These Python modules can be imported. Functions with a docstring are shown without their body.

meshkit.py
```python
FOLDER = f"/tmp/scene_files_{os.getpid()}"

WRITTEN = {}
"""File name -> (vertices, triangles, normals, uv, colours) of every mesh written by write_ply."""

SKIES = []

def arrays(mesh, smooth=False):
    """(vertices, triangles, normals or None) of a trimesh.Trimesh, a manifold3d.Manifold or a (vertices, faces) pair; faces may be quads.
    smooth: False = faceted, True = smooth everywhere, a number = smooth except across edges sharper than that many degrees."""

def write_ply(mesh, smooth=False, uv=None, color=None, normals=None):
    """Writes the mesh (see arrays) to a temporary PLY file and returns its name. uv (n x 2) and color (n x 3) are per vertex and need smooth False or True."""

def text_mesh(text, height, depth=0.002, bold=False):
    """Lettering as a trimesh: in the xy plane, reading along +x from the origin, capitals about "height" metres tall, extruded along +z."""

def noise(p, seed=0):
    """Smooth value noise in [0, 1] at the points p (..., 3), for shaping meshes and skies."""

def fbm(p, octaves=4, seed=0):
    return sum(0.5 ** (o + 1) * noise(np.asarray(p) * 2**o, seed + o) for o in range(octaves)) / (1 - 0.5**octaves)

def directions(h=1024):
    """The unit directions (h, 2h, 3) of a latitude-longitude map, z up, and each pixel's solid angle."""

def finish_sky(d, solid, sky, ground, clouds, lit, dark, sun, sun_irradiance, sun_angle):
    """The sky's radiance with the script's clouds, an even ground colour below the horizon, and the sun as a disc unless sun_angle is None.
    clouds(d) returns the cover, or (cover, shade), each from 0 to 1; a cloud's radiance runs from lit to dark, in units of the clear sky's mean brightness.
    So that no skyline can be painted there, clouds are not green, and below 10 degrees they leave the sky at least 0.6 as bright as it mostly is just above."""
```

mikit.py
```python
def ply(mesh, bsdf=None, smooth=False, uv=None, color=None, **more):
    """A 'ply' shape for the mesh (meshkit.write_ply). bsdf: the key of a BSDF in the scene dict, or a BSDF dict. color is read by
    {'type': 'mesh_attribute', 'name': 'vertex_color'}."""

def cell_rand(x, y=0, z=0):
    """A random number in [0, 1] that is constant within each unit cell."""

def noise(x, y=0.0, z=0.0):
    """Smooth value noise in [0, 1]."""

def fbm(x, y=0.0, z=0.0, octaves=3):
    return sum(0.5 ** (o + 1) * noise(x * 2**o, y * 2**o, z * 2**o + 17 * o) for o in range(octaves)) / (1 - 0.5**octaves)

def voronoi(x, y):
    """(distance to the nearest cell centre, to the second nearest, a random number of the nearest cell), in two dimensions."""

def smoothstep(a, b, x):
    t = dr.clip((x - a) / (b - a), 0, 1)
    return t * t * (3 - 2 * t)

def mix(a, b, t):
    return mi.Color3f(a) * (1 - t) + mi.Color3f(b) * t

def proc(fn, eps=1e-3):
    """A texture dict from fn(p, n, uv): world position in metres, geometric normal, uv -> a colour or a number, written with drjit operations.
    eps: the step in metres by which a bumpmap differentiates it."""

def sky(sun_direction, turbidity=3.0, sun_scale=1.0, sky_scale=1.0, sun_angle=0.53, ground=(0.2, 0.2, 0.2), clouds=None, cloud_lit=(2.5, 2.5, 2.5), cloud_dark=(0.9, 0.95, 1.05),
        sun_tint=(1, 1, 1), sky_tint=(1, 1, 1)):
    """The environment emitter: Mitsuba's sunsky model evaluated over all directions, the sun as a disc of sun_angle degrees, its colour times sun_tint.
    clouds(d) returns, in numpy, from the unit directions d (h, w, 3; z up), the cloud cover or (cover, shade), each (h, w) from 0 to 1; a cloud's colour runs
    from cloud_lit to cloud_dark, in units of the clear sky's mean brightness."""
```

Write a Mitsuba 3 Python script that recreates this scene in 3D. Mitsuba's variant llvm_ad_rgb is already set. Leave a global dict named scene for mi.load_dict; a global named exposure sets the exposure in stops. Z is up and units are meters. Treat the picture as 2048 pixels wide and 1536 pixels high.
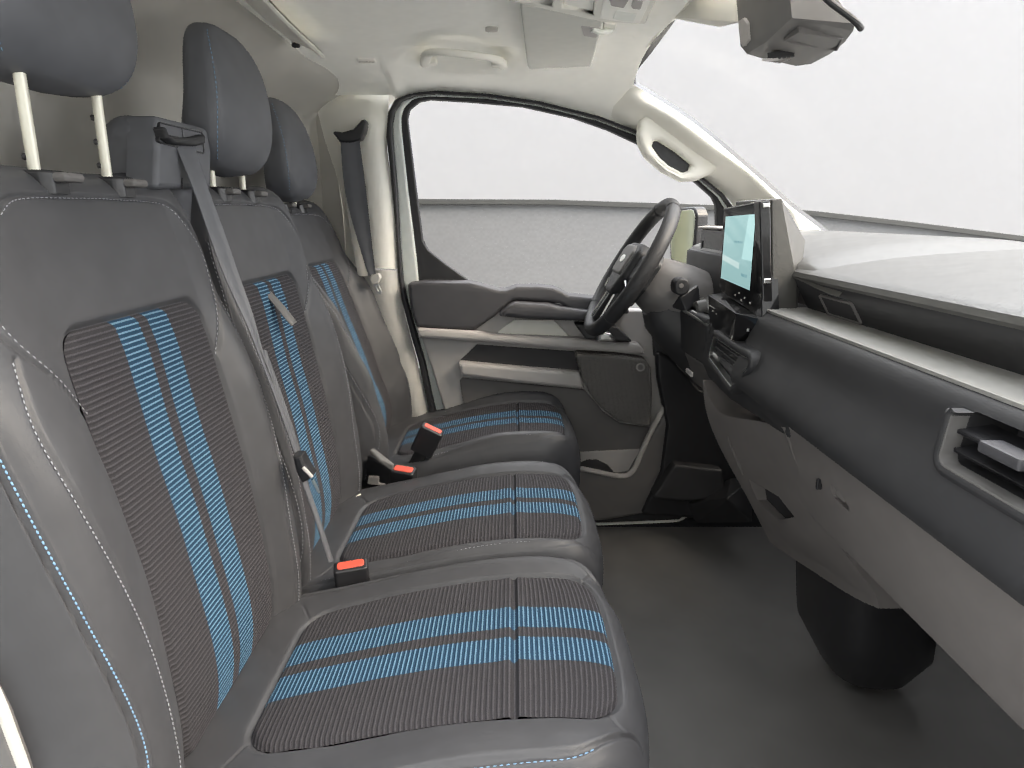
import math
import numpy as np
import trimesh
import manifold3d as m3
import drjit as dr
import mitsuba as mi
import mikit
import meshkit
from shapely.geometry import Polygon, LineString
from shapely import affinity
from scipy.interpolate import CubicSpline
from mikit import proc, ply

T = mi.ScalarTransform4f
scene, labels = {}, {}

# ------------------------------------------------------------------ camera, sky, exposure
# x = forward in the van, y = across the cab (away from the open passenger door), z = up; van floor at z = 0
FPX, CU, CV, EYE = 1380.0, 1024.0, 768.0, 1.0
PITCH = math.atan2(338.0, FPX)
CP, SP = math.cos(PITCH), math.sin(PITCH)
scene['camera'] = {
    'type': 'perspective', 'fov_axis': 'x', 'fov': math.degrees(2 * math.atan(1024 / FPX)),
    'near_clip': 0.02, 'far_clip': 200.0,
    'to_world': T().look_at(origin=[0, 0, EYE], target=[0, CP, EYE - SP], up=[0, 0, 1])}
scene['sky'] = mikit.sky((0.78, -0.30, 0.68), turbidity=3, sun_scale=0.3, sun_angle=40, sun_tint=(.93, .98, 1.06), clouds=lambda d: 1.0,
                         cloud_lit=(3.3, 3.36, 3.45), ground=(0.25, 0.25, 0.24))
exposure = 4.1


def at(u, v, y):
    """The point of the plane y = const that stands at this place of the 2048-pixel photograph."""
    d = np.array([(u - CU) / FPX, CP - SP * (v - CV) / FPX, -SP - CP * (v - CV) / FPX])
    return np.array([0, 0, EYE]) + d * (y / d[1])


def atz(u, v, z):
    d = np.array([(u - CU) / FPX, CP - SP * (v - CV) / FPX, -SP - CP * (v - CV) / FPX])
    return np.array([0, 0, EYE]) + d * ((z - EYE) / d[2])


def atx(u, v, x):
    d = np.array([(u - CU) / FPX, CP - SP * (v - CV) / FPX, -SP - CP * (v - CV) / FPX])
    return np.array([0, 0, EYE]) + d * (x / d[0])


# ------------------------------------------------------------------ materials
def lum(c):
    return c if isinstance(c, dict) else {'type': 'rgb', 'value': list(c)}


def grain_bump(scale, fx, height):
    return proc(lambda p, n, uv: height * mikit.noise(p.x * fx, p.y * fx, p.z * fx), eps=0.25 / fx)


def mat(name, color, rough=0.5, bump=None, spec=0.5, twosided=True, **more):
    b = {'type': 'principled', 'base_color': lum(color), 'roughness': rough, 'specular': spec, **more}
    if bump is not None:
        b = {'type': 'bumpmap', 'arbitrary': bump, 'scale': 1.0, 'bsdf': b}
    scene[name] = {'type': 'twosided', 'bsdf': b} if twosided else b


def vary(c, amount, f):
    c = np.array(c)
    return proc(lambda p, n, uv: mi.Color3f(*[float(x) for x in c]) * (1 - amount / 2 + amount * mikit.fbm(p.x * f, p.y * f, p.z * f, 3)))


fine = grain_bump(1, 900.0, 0.00022)
coarse = grain_bump(1, 420.0, 0.00055)
mat('vinyl', vary((.053, .0535, .058), .22, 30.0), .47, fine, .45)
mat('vinyl_dark', vary((.098, .101, .111), .2, 30.0), .5, fine, .4)
mat('dark_plastic', vary((.033, .033, .035), .2, 25.0), .48, fine, .45)
mat('pad_plastic', vary((.060, .0585, .054), .2, 40.0), .36, coarse, .7)
mat('grey_plastic', vary((.43, .41, .395), .10, 20.0), .5, fine, .4)
mat('grey_dark_plastic', vary((.13, .124, .121), .14, 20.0), .5, fine, .4)
mat('beige_plastic', vary((.80, .785, .72), .06, 12.0), .5, fine, .35)
mat('headliner_cloth', vary((.90, .89, .84), .05, 60.0), .95, grain_bump(1, 700.0, 0.0003), .1)
mat('bulkhead_panel', vary((.50, .485, .45), .10, 14.0), .6, fine, .3)
mat('rubber', (.018, .018, .02), .55)
mat('white_paint', (.66, .69, .66), .3, clearcoat=0.6)
mat('gloss_black', (.012, .012, .013), .06, spec=.6)
mat('satin_black', (.02, .02, .022), .35)
mat('pocket_dark', (.035, .034, .036), .7)
mat('silver', (.75, .75, .73), .22, metallic=1.0)
mat('post_metal', (.70, .68, .58), .38, metallic=0.3)
mat('mid_plastic', vary((.135, .131, .128), .12, 20.0), .5, fine, .4)
mat('wheel_leather', vary((.026, .026, .028), .2, 40.0), .5, fine, .4)
mat('red_plastic', (.68, .095, .06), .4)
mat('light_lens', (.80, .82, .76), .15)
mat('blue_thread', (.16, .29, .43), .6)
mat('white_thread', (.30, .31, .34), .6)
mat('webbing', proc(lambda p, n, uv: mi.Color3f(.10, .10, .098) * (.75 + .5 * mikit.smoothstep(.3, .7, dr.abs(dr.sin(uv.x * 900.0) * dr.sin(uv.y * 700.0))))), .7)
mat('floor_rubber', vary((.165, .161, .155), .25, 9.0), .42,
    proc(lambda p, n, uv: 0.0006 * dr.maximum(0.0, dr.sin(p.x * 900.0) * dr.sin(p.y * 900.0)), eps=0.0008), .4)
mat('mirror_glass', (.9, .92, .9), .02, metallic=1.0)
scene['pane'] = {'type': 'thindielectric', 'int_ior': 1.02}
mat('wall_white', vary((.238, .24, .247), .02, 1.0), .9, spec=.1)
mat('wall_grey', proc(lambda p, n, uv: mi.Color3f(.158, .16, .165) * (.94 + .12 * mikit.noise(p.x * 60, p.y * 60, p.z * 60)
                      + .16 * mikit.smoothstep(.86, .97, mikit.noise(p.x * 95 + 7, p.y * 95, p.z * 95)))), .9, spec=.1)
mat('coping_grey', (.045, .046, .045), .8)
mat('ground_grey', vary((.34, .34, .335), .2, 3.0), .9)
mat('door_plastic', vary((.058, .057, .062), .2, 25.0), .48, fine, .45)
mat('pad_plastic_lit', vary((.24, .236, .222), .1, 40.0), .33, coarse, .5)  # pad plastic again, colour lightened for the grazing sheen on the shelf
mat('grey_plastic_shaded', vary((.165, .153, .148), .1, 30.0), .5, fine, .4)  # same plastic as the door greys, colour darkened where less light reaches
mat('visor_cloth', vary((.62, .615, .575), .08, 60.0), .9, spec=.1)
mat('blocker_pale', vary((.60, .60, .58), .1, 2.0), .6)
mat('shed_metal', vary((.10, .106, .072), .15, 2.0), .6)

RIB = 0.0064


def fabric_color(p, n, uv):
    a = dr.abs(uv.x)
    band = mikit.smoothstep(.0105, .0118, a) * (1 - mikit.smoothstep(.0605, .062, a))
    ph = uv.y / RIB
    ph = ph - dr.floor(ph)
    line = mikit.smoothstep(.30, .42, ph) * (1 - mikit.smoothstep(.62, .74, ph))
    weave = .78 + .44 * mikit.noise(p.x * 1500, p.y * 1500, p.z * 1500)
    grey = mi.Color3f(.046, .044, .0485) * weave * (.72 + .5 * line)
    blue = mikit.mix((.017, .044, .080), (.115, .205, .285), line) * (.85 + .3 * mikit.noise(p.x * 1200, p.y * 1200, p.z * 1200))
    return mikit.mix(grey, blue, band)


mat('rib_fabric', proc(fabric_color), .85, spec=.15, sheen=.3)


# ------------------------------------------------------------------ scene helpers
def numbered(key):
    if not any(k == key or k.startswith(key + '__') for k in list(scene) + list(labels)):
        return key
    i = 1
    while any(k == f'{key}_{i:03d}' or k.startswith(f'{key}_{i:03d}__') for k in list(scene) + list(labels)):
        i += 1
    return f'{key}_{i:03d}'


def thing(name, label, category, group=None):
    key = numbered(name)
    labels[key] = {'label': label, 'category': category}
    if group:
        labels[key]['group'] = group
    return key


def part(parent, name, mesh, m, smooth=32, uv=None, label=None, kind=None, **more):
    key = numbered(f'{parent}__{name}')
    scene[key] = ply(mesh, m, smooth=smooth, uv=uv, **more)
    if label or kind:
        labels[key] = {}
        if label:
            labels[key]['label'] = label
        if kind:
            labels[key]['kind'] = kind
    return key


def struct(name, mesh, m, label, smooth=32):
    scene[name] = ply(mesh, m, smooth=smooth)
    labels[name] = {'label': label, 'category': name.replace('_', ' '), 'kind': 'structure'}


def single(name, mesh, m, label, category, smooth=32, **more):
    key = thing(name, label, category)
    scene[key] = ply(mesh, m, smooth=smooth, **more)
    return key


# ------------------------------------------------------------------ mesh helpers
def tm(v, f):
    m = trimesh.Trimesh(np.asarray(v, float), np.asarray(f, int), process=False)
    m.merge_vertices()
    m.update_faces(m.nondegenerate_faces())
    return m


def cat(*ms):
    return trimesh.util.concatenate([m for m in ms])


def rnd(pts, r):
    p = pts if isinstance(pts, Polygon) else Polygon(pts)
    if r > 0:
        p = p.buffer(-r, quad_segs=6, join_style=1).buffer(2 * r, quad_segs=6).buffer(-r, quad_segs=6)
    return p


def curve(pts, n=60, closed=False, k=3):
    p = np.asarray(pts, float)
    if closed:
        p = np.vstack([p, p[:1]])
    d = np.r_[0, np.cumsum(np.linalg.norm(np.diff(p, axis=0), axis=1) ** .5)]
    if len(p) == 2 or k == 1:
        s = np.linspace(0, d[-1], n)
        return np.stack([np.interp(s, d, p[:, i]) for i in range(p.shape[1])], 1)
    cs = CubicSpline(d, p, bc_type='periodic' if closed else 'natural')
    q = cs(np.linspace(0, d[-1], max(400, 6 * n)))
    L = np.r_[0, np.cumsum(np.linalg.norm(np.diff(q, axis=0), axis=1))]
    s = np.linspace(0, L[-1], n + 1)[:n] if closed else np.linspace(0, L[-1], n)
    return np.stack([np.interp(s, L, q[:, i]) for i in range(p.shape[1])], 1)


def ring_pts(ring):
    p = np.asarray(ring.coords)[:-1]
    e = np.roll(p, -1, 0) - p
    return p[np.linalg.norm(e, axis=1) > 1e-6]


def offset_ring(p, d):
    """Moves a closed ring along its outward mitred normals (p counter-clockwise: positive d = outwards)."""
    a, b = p - np.roll(p, 1, 0), np.roll(p, -1, 0) - p
    a /= np.linalg.norm(a, axis=1, keepdims=True)
    b /= np.linalg.norm(b, axis=1, keepdims=True)
    na, nb = np.stack([a[:, 1], -a[:, 0]], 1), np.stack([b[:, 1], -b[:, 0]], 1)
    n = na + nb
    n /= np.maximum((n * na).sum(1, keepdims=True), .35)
    return p + n * d


AX = {'y': lambda a, b, h: np.stack([a, h, b], 1), 'x': lambda a, b, h: np.stack([h, a, b], 1), 'z': lambda a, b, h: np.stack([a, b, h], 1)}


def frame(o, ea, eb, eh):
    o, ea, eb, eh = (np.asarray(x, float) for x in (o, ea, eb, eh))
    return lambda a, b, h: o + a[:, None] * ea + b[:, None] * eb + h[:, None] * eh


def slab(poly, h0, h1, bevel=0.002, axis='y', r=0.0, both=False, steps=3):
    """A polygon (shapely or points, in the two axes left) as a solid from h0 (the face with the rounded edge) to h1."""
    poly = rnd(poly, r)
    if poly.geom_type != 'Polygon':
        poly = max(poly.geoms, key=lambda g: g.area)
    from shapely.geometry.polygon import orient
    poly = orient(poly.simplify(1e-5), 1.0)
    fn = AX[axis] if isinstance(axis, str) else axis
    sg = 1 if h1 > h0 else -1
    bevel = min(bevel, abs(h1 - h0) * .45)
    prof = [(-bevel * (1 - math.sin(t)), h0 + sg * bevel * (1 - math.cos(t))) for t in np.linspace(0, math.pi / 2, steps + 1)] if bevel > 0 else [(0, h0)]
    if both and bevel > 0:
        prof += [(o, h1 - (h - h0)) for o, h in prof[::-1]]
    else:
        prof += [(0, h1)]
    V, F, n0 = [], [], 0
    rings = [ring_pts(poly.exterior)] + [ring_pts(i) for i in poly.interiors]
    for p in rings:
        k = len(p)
        for o, h in prof:
            q = offset_ring(p, o)
            V.append(fn(q[:, 0], q[:, 1], np.full(k, float(h))))
        i, j = np.meshgrid(np.arange(len(prof) - 1), np.arange(k), indexing='ij')
        q = np.stack([i * k + j, i * k + (j + 1) % k, (i + 1) * k + (j + 1) % k, (i + 1) * k + j], -1).reshape(-1, 4) + n0
        F += [q[:, [0, 1, 2]], q[:, [0, 2, 3]]]
        n0 += len(prof) * k
    for (o, h), flip in ((prof[0], True), (prof[-1], False)):
        c = Polygon(offset_ring(rings[0], o), [offset_ring(x, o) for x in rings[1:]])
        if not c.is_valid:
            c = c.buffer(0)
        for g in getattr(c, 'geoms', [c]):
            v, f = trimesh.creation.triangulate_polygon(g, engine='earcut')
            V.append(fn(v[:, 0], v[:, 1], np.full(len(v), float(h))))
            F.append((f[:, ::-1] if flip else f) + n0)
            n0 += len(v)
    m = tm(np.vstack(V), np.vstack(F))
    m.fix_normals()
    return m


def pxz(pts, y):
    """Outline given in photograph pixels, as (x, z) on the plane y."""
    return [(lambda q: (q[0], q[2]))(at(u, v, y)) for u, v in pts]


def slab_px(pts, y0, y1, bevel=.003, r=.004, **k):
    return slab(pxz(pts, y0), y0, y1, bevel, 'y', r, **k)


def grid(P, closed_u=False, closed_v=False):
    """Mesh of a grid of points (n, m, 3)."""
    n, m = P.shape[:2]
    i, j = np.meshgrid(np.arange(n - (not closed_u)), np.arange(m - (not closed_v)), indexing='ij')
    a, b, c, d = i * m + j, i * m + (j + 1) % m, ((i + 1) % n) * m + (j + 1) % m, ((i + 1) % n) * m + j
    q = np.stack([a, b, c, d], -1).reshape(-1, 4)
    return P.reshape(-1, 3), np.vstack([q[:, [0, 1, 2]], q[:, [0, 2, 3]]])


def loft(sections, caps=True):
    """Closed sections (n, m, 3) joined one after another."""
    P = np.asarray(sections, float)
    v, f = grid(P, closed_v=True)
    fs = [f]
    n, m = P.shape[:2]
    if caps:
        v = np.vstack([v, P[0].mean(0), P[-1].mean(0)])
        j = np.arange(m)
        fs.append(np.stack([(j + 1) % m, j, np.full(m, n * m)], 1))
        fs.append(np.stack([(n - 1) * m + j, (n - 1) * m + (j + 1) % m, np.full(m, n * m + 1)], 1))
    t = tm(v, np.vstack(fs))
    t.fix_normals()
    return t


def frames(path, up=(0, 0, 1.0), closed=False):
    p = np.asarray(path, float)
    t = (np.roll(p, -1, 0) - np.roll(p, 1, 0)) if closed else np.gradient(p, axis=0)
    t /= np.linalg.norm(t, axis=1, keepdims=True)
    up = np.broadcast_to(np.asarray(up, float), p.shape)
    a = np.cross(t, up)
    bad = np.linalg.norm(a, axis=1) < 1e-4
    a[bad] = np.cross(t[bad], [0.3, .9, .1])
    a /= np.linalg.norm(a, axis=1, keepdims=True)
    return t, a, np.cross(a, t)


def sweep(path, profile, up=(0, 0, 1.0), closed=False, caps=True, scale=None):
    """Closed profile (m, 2) in (side, up) carried along a path."""
    p = np.asarray(path, float)
    t, a, b = frames(p, up, closed)
    pr = np.asarray(profile, float)
    s = np.ones(len(p)) if scale is None else np.asarray(scale)
    S = p[:, None] + (a[:, None] * pr[None, :, :1] + b[:, None] * pr[None, :, 1:]) * s[:, None, None]
    if closed:
        v, f = grid(S, True, True)
        m = tm(v, f)
        m.fix_normals()
        return m
    return loft(S, caps)


def circle(r, n=12, ry=None):
    a = np.arange(n) * 2 * math.pi / n
    return np.stack([r * np.cos(a), (ry or r) * np.sin(a)], 1)


def tube(path, r, n=12, closed=False, up=(0, 0, 1.0)):
    return sweep(path, circle(r, n), up, closed)


def superell(wx, wy, e=4.0, n=48):
    a = np.arange(n) * 2 * math.pi / n
    c, s = np.cos(a), np.sin(a)
    return np.stack([wx * np.sign(c) * np.abs(c) ** (2 / e), wy * np.sign(s) * np.abs(s) ** (2 / e)], 1)


def box(c, size, bevel=.003, R=None):
    x, y, z = (s / 2 for s in size)
    m = slab([(-x, -y), (x, -y), (x, y), (-x, y)], -z, z, bevel, 'z', both=True, r=min(bevel, x * .5, y * .5), steps=2)
    if R is not None:
        m.apply_transform(R)
    m.apply_translation(c)
    return m


def rot(axis, deg):
    return trimesh.transformations.rotation_matrix(math.radians(deg), axis)


def clip(V, F, f, UV=None):
    """The part of a triangle mesh where the per-vertex value f is positive, cut exactly along f = 0."""
    V, F, f = np.asarray(V), np.asarray(F), np.asarray(f)
    f = np.where(np.abs(f) < 1e-9, 1e-9, f)
    s = f[F] > 0
    n = s.sum(1)
    A = V if UV is None else np.hstack([V, UV])
    new, index, out = [], {}, [F[n == 3]]

    def cut(i, j):
        k = (i, j) if i < j else (j, i)
        if k not in index:
            t = f[k[0]] / (f[k[0]] - f[k[1]])
            index[k] = len(A) + len(new)
            new.append(A[k[0]] * (1 - t) + A[k[1]] * t)
        return index[k]

    tris = []
    for q in np.nonzero((n == 1) | (n == 2))[0]:
        t, w = F[q], s[q]
        want = n[q] == 1
        k = int(np.nonzero(w == want)[0][0])
        a, b, c = t[k], t[(k + 1) % 3], t[(k + 2) % 3]
        ab, ac = cut(a, b), cut(a, c)
        if want:
            tris.append((a, ab, ac))
        else:
            tris += [(ab, b, c), (ab, c, ac)]
    if tris:
        out.append(np.array(tris))
    A = np.vstack([A, np.array(new)]) if new else A
    F = np.vstack(out)
    used, inv = np.unique(F, return_inverse=True)
    A = A[used]
    return A[:, :3], inv.reshape(-1, 3), (None if UV is None else A[:, 3:])


def stitches(path, normals, length=.0048, gap=.0026, r=.0009, lift=.0006):
    """Sewing thread: one small rounded stitch after another along a path lying on a surface."""
    p, nn = np.asarray(path, float), np.asarray(normals, float)
    L = np.r_[0, np.cumsum(np.linalg.norm(np.diff(p, axis=0), axis=1))]
    k = max(1, int(L[-1] / (length + gap)))
    c = (np.arange(k) + .5) * L[-1] / k
    mid = np.stack([np.interp(c, L, p[:, i]) for i in range(3)], 1)
    a = np.stack([np.interp(c - length / 2, L, p[:, i]) for i in range(3)], 1)
    b = np.stack([np.interp(c + length / 2, L, p[:, i]) for i in range(3)], 1)
    n = np.stack([np.interp(c, L, nn[:, i]) for i in range(3)], 1)
    n /= np.linalg.norm(n, axis=1, keepdims=True)
    t = b - a
    t /= np.linalg.norm(t, axis=1, keepdims=True)
    side = np.cross(t, n)
    mid = mid + n * lift
    prof = [(-.5, .25), (-.32, .85), (0, 1.0), (.32, .85), (.5, .25)]
    ang = np.arange(6) * math.pi / 3
    S = np.stack([np.stack([mid + t * (x * length) + (side * math.cos(q) + n * math.sin(q)) * (r * w) for q in ang], 1) for x, w in prof], 1)
    m, F = 6, []
    i, j = np.meshgrid(np.arange(len(prof) - 1), np.arange(m), indexing='ij')
    q = np.stack([i * m + j, i * m + (j + 1) % m, (i + 1) * m + (j + 1) % m, (i + 1) * m + j], -1).reshape(-1, 4)
    f = np.vstack([q[:, [0, 1, 2]], q[:, [0, 2, 3]], [[0, 2, 1], [0, 4, 2], [0, 5, 4], [2, 4, 3]]])
    for x in range(k):
        F.append(f + x * m * len(prof))
    return trimesh.Trimesh(S.reshape(-1, 3), np.vstack(F), process=False)


# ------------------------------------------------------------------ seats
import shapely

CUSH = [(-.46, .345), (-.40, .368), (-.30, .386), (-.15, .418), (0, .437), (.095, .437), (.140, .426), (.162, .400), (.172, .36), (.170, .30),
        (.156, .255), (.11, .235), (-.2, .235), (-.44, .25)]
BACK = [(-.40, .33), (-.386, .37), (-.382, .42), (-.386, .50), (-.400, .62), (-.428, .76), (-.453, .885), (-.474, .985), (-.482, 1.015), (-.502, 1.042),
        (-.54, 1.05), (-.578, 1.036), (-.595, 1.0), (-.598, .85), (-.595, .6), (-.59, .36), (-.52, .30)]
CUSH_X = [(0, 0), (.10, .002), (.15, .004), (.165, .007), (.185, .014), (.203, .015), (.222, .004), (.233, -.018), (.237, -.045), (.236, -.09)]
BACK_X = [(0, 0), (.10, 0), (.15, .002), (.165, .006), (.185, .021), (.205, .030), (.222, .029), (.238, .012), (.247, -.018), (.25, -.05), (.25, -.086)]


class Soft:
    """A padded surface: a closed side profile swept through a padded cross-section. Coordinates: w across (along the cloth), s along the profile."""

    def __init__(self, prof, cross, sign, yc, move, plan=0.0, kind='cushion', bolster=1.0, ends=(.25, .25)):
        self.P = curve(prof, 900, closed=True)
        d = np.roll(self.P, -1, 0) - self.P
        self.L = np.r_[0, np.cumsum(np.linalg.norm(d, axis=1))]
        t = np.roll(self.P, -1, 0) - np.roll(self.P, 1, 0)
        t /= np.linalg.norm(t, axis=1, keepdims=True)
        self.N = sign * np.stack([-t[:, 1], t[:, 0]], 1)
        base = curve(cross, 120)
        wb = np.r_[0, np.cumsum(np.linalg.norm(np.diff(base, axis=0), axis=1))]
        hs = []
        for e in ends:
            h = base.copy()
            k = (e - .165) / (base[:, 0].max() - .165)
            h[:, 0] = np.where(h[:, 0] > .165, .165 + (h[:, 0] - .165) * k, h[:, 0])
            hs.append(h)
        wl, wr = (np.r_[0, np.cumsum(np.linalg.norm(np.diff(h, axis=0), axis=1))] for h in hs)
        self.map = lambda w: np.where(np.asarray(w) < 0, -np.interp(-np.asarray(w), wb, wl), np.interp(np.asarray(w), wb, wr))
        c = np.vstack([hs[0][:0:-1] * [-1, 1], hs[1]])
        self.w = np.r_[0, np.cumsum(np.linalg.norm(np.diff(c, axis=0), axis=1))]
        self.w -= wl[-1]
        self.c, self.yc, self.move, self.plan, self.kind, self.bol = c, yc, move, plan, kind, bolster

    def s_of(self, axis, value, lo=0, hi=.55):
        """Arc length at which the profile first reaches a height (axis 1) or place (axis 0)."""
        i = np.nonzero((self.P[:, axis] >= value) & (self.L[:-1] > lo))[0][0]
        return self.L[i]

    def __call__(self, w, s, dn=0.0):
        w, s = np.asarray(w, float), np.asarray(s, float)
        L, P, N = self.L[:-1], self.P, self.N
        x, z = np.interp(s, L, P[:, 0], period=self.L[-1]), np.interp(s, L, P[:, 1], period=self.L[-1])
        nx, nz = np.interp(s, L, N[:, 0], period=self.L[-1]), np.interp(s, L, N[:, 1], period=self.L[-1])
        nl = np.hypot(nx, nz)
        nx, nz = nx / nl, nz / nl
        t, d = np.interp(w, self.w, self.c[:, 0]), np.interp(w, self.w, self.c[:, 1])
        sm = lambda a, b, q: (lambda u: u * u * (3 - 2 * u))(np.clip((q - a) / (b - a), 0, 1))
        if self.kind == 'back':
            kb = self.bol * (1 - .75 * sm(.74, .92, z))
            kd = 1 - .36 * sm(.7, 1.0, z)
            t = t * (1 - .04 * sm(.80, .90, z) - .15 * sm(.93, 1.06, z))
            d = np.where(d > 0, d * kb, d * kd)
            d = d - .006 * (1 - (t / .16) ** 2).clip(0, 1) * sm(.45, .6, z) * (1 - sm(.7, .86, z))
        else:
            kb = self.bol * sm(-.26, -.02, x) * (1 - .4 * sm(.12, .21, x))
            d = np.where(d > 0, d * kb, d)
            f = sm(-.02, .2, x)
            d = d + .004 * np.cos(np.clip(t / .16, -1, 1) * math.pi / 2) * sm(-.3, 0, x)
            x = x - self.plan * f * (np.abs(t) / .22) ** 3.2
        d = d + dn
        return self.move(np.stack([x + nx * d, self.yc + t, z + nz * d], -1))

    def normal(self, w, s, e=5e-4):
        a = self(w + e, s) - self(w - e, s)
        b = self(w, s + e) - self(w, s - e)
        n = np.cross(a, b)
        n /= np.linalg.norm(n, axis=-1, keepdims=True)
        out = self(w, s, .001) - self(w, s)
        return n * np.sign((n * out).sum(-1, keepdims=True))


def rrect(w, s, s0, s1, hw, r):
    """Signed distance (inside positive) to a rounded rectangle; hw may vary with s."""
    sc, hl = (s0 + s1) / 2, (s1 - s0) / 2
    qx, qy = np.abs(w) - hw + r, np.abs(s - sc) - hl + r
    return r - np.hypot(np.maximum(qx, 0), np.maximum(qy, 0)) - np.minimum(np.maximum(qx, qy), 0)


def line_dist(w, s, lines):
    p = shapely.points(np.stack([w.ravel(), s.ravel()], 1))
    d = np.full(w.size, 9.0)
    for l in lines:
        d = np.minimum(d, shapely.distance(p, LineString(l)))
    return d.reshape(w.shape)


def fabric_mesh(S, s0, s1, hw, r, wmax, creases=(), step=8):
    s = np.arange(s0 - .004, s1 + .004, RIB / step)
    w = np.linspace(-wmax, wmax, 67)
    W, SS = np.meshgrid(w, s, indexing='xy')
    d = rrect(W, SS, s0, s1, hw(SS), r)
    ph = SS / RIB - np.floor(SS / RIB)
    dn = .0011 * np.sin(math.pi * ph) ** .8 - .0065 * np.exp(-(d / .0045) ** 2) + .003 * (1 - np.exp(-(np.maximum(d, 0) / .03) ** 2))
    for c in creases:
        dn = dn - .0065 * np.exp(-((SS - c) / .0042) ** 2) + .003 * np.exp(-((SS - c) / .018) ** 2)
    v, f = grid(S(W, SS, dn))
    v, f, uv = clip(v, f, d.ravel(), np.stack([W.ravel(), SS.ravel()], 1))
    return trimesh.Trimesh(v, f, process=False), uv


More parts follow.
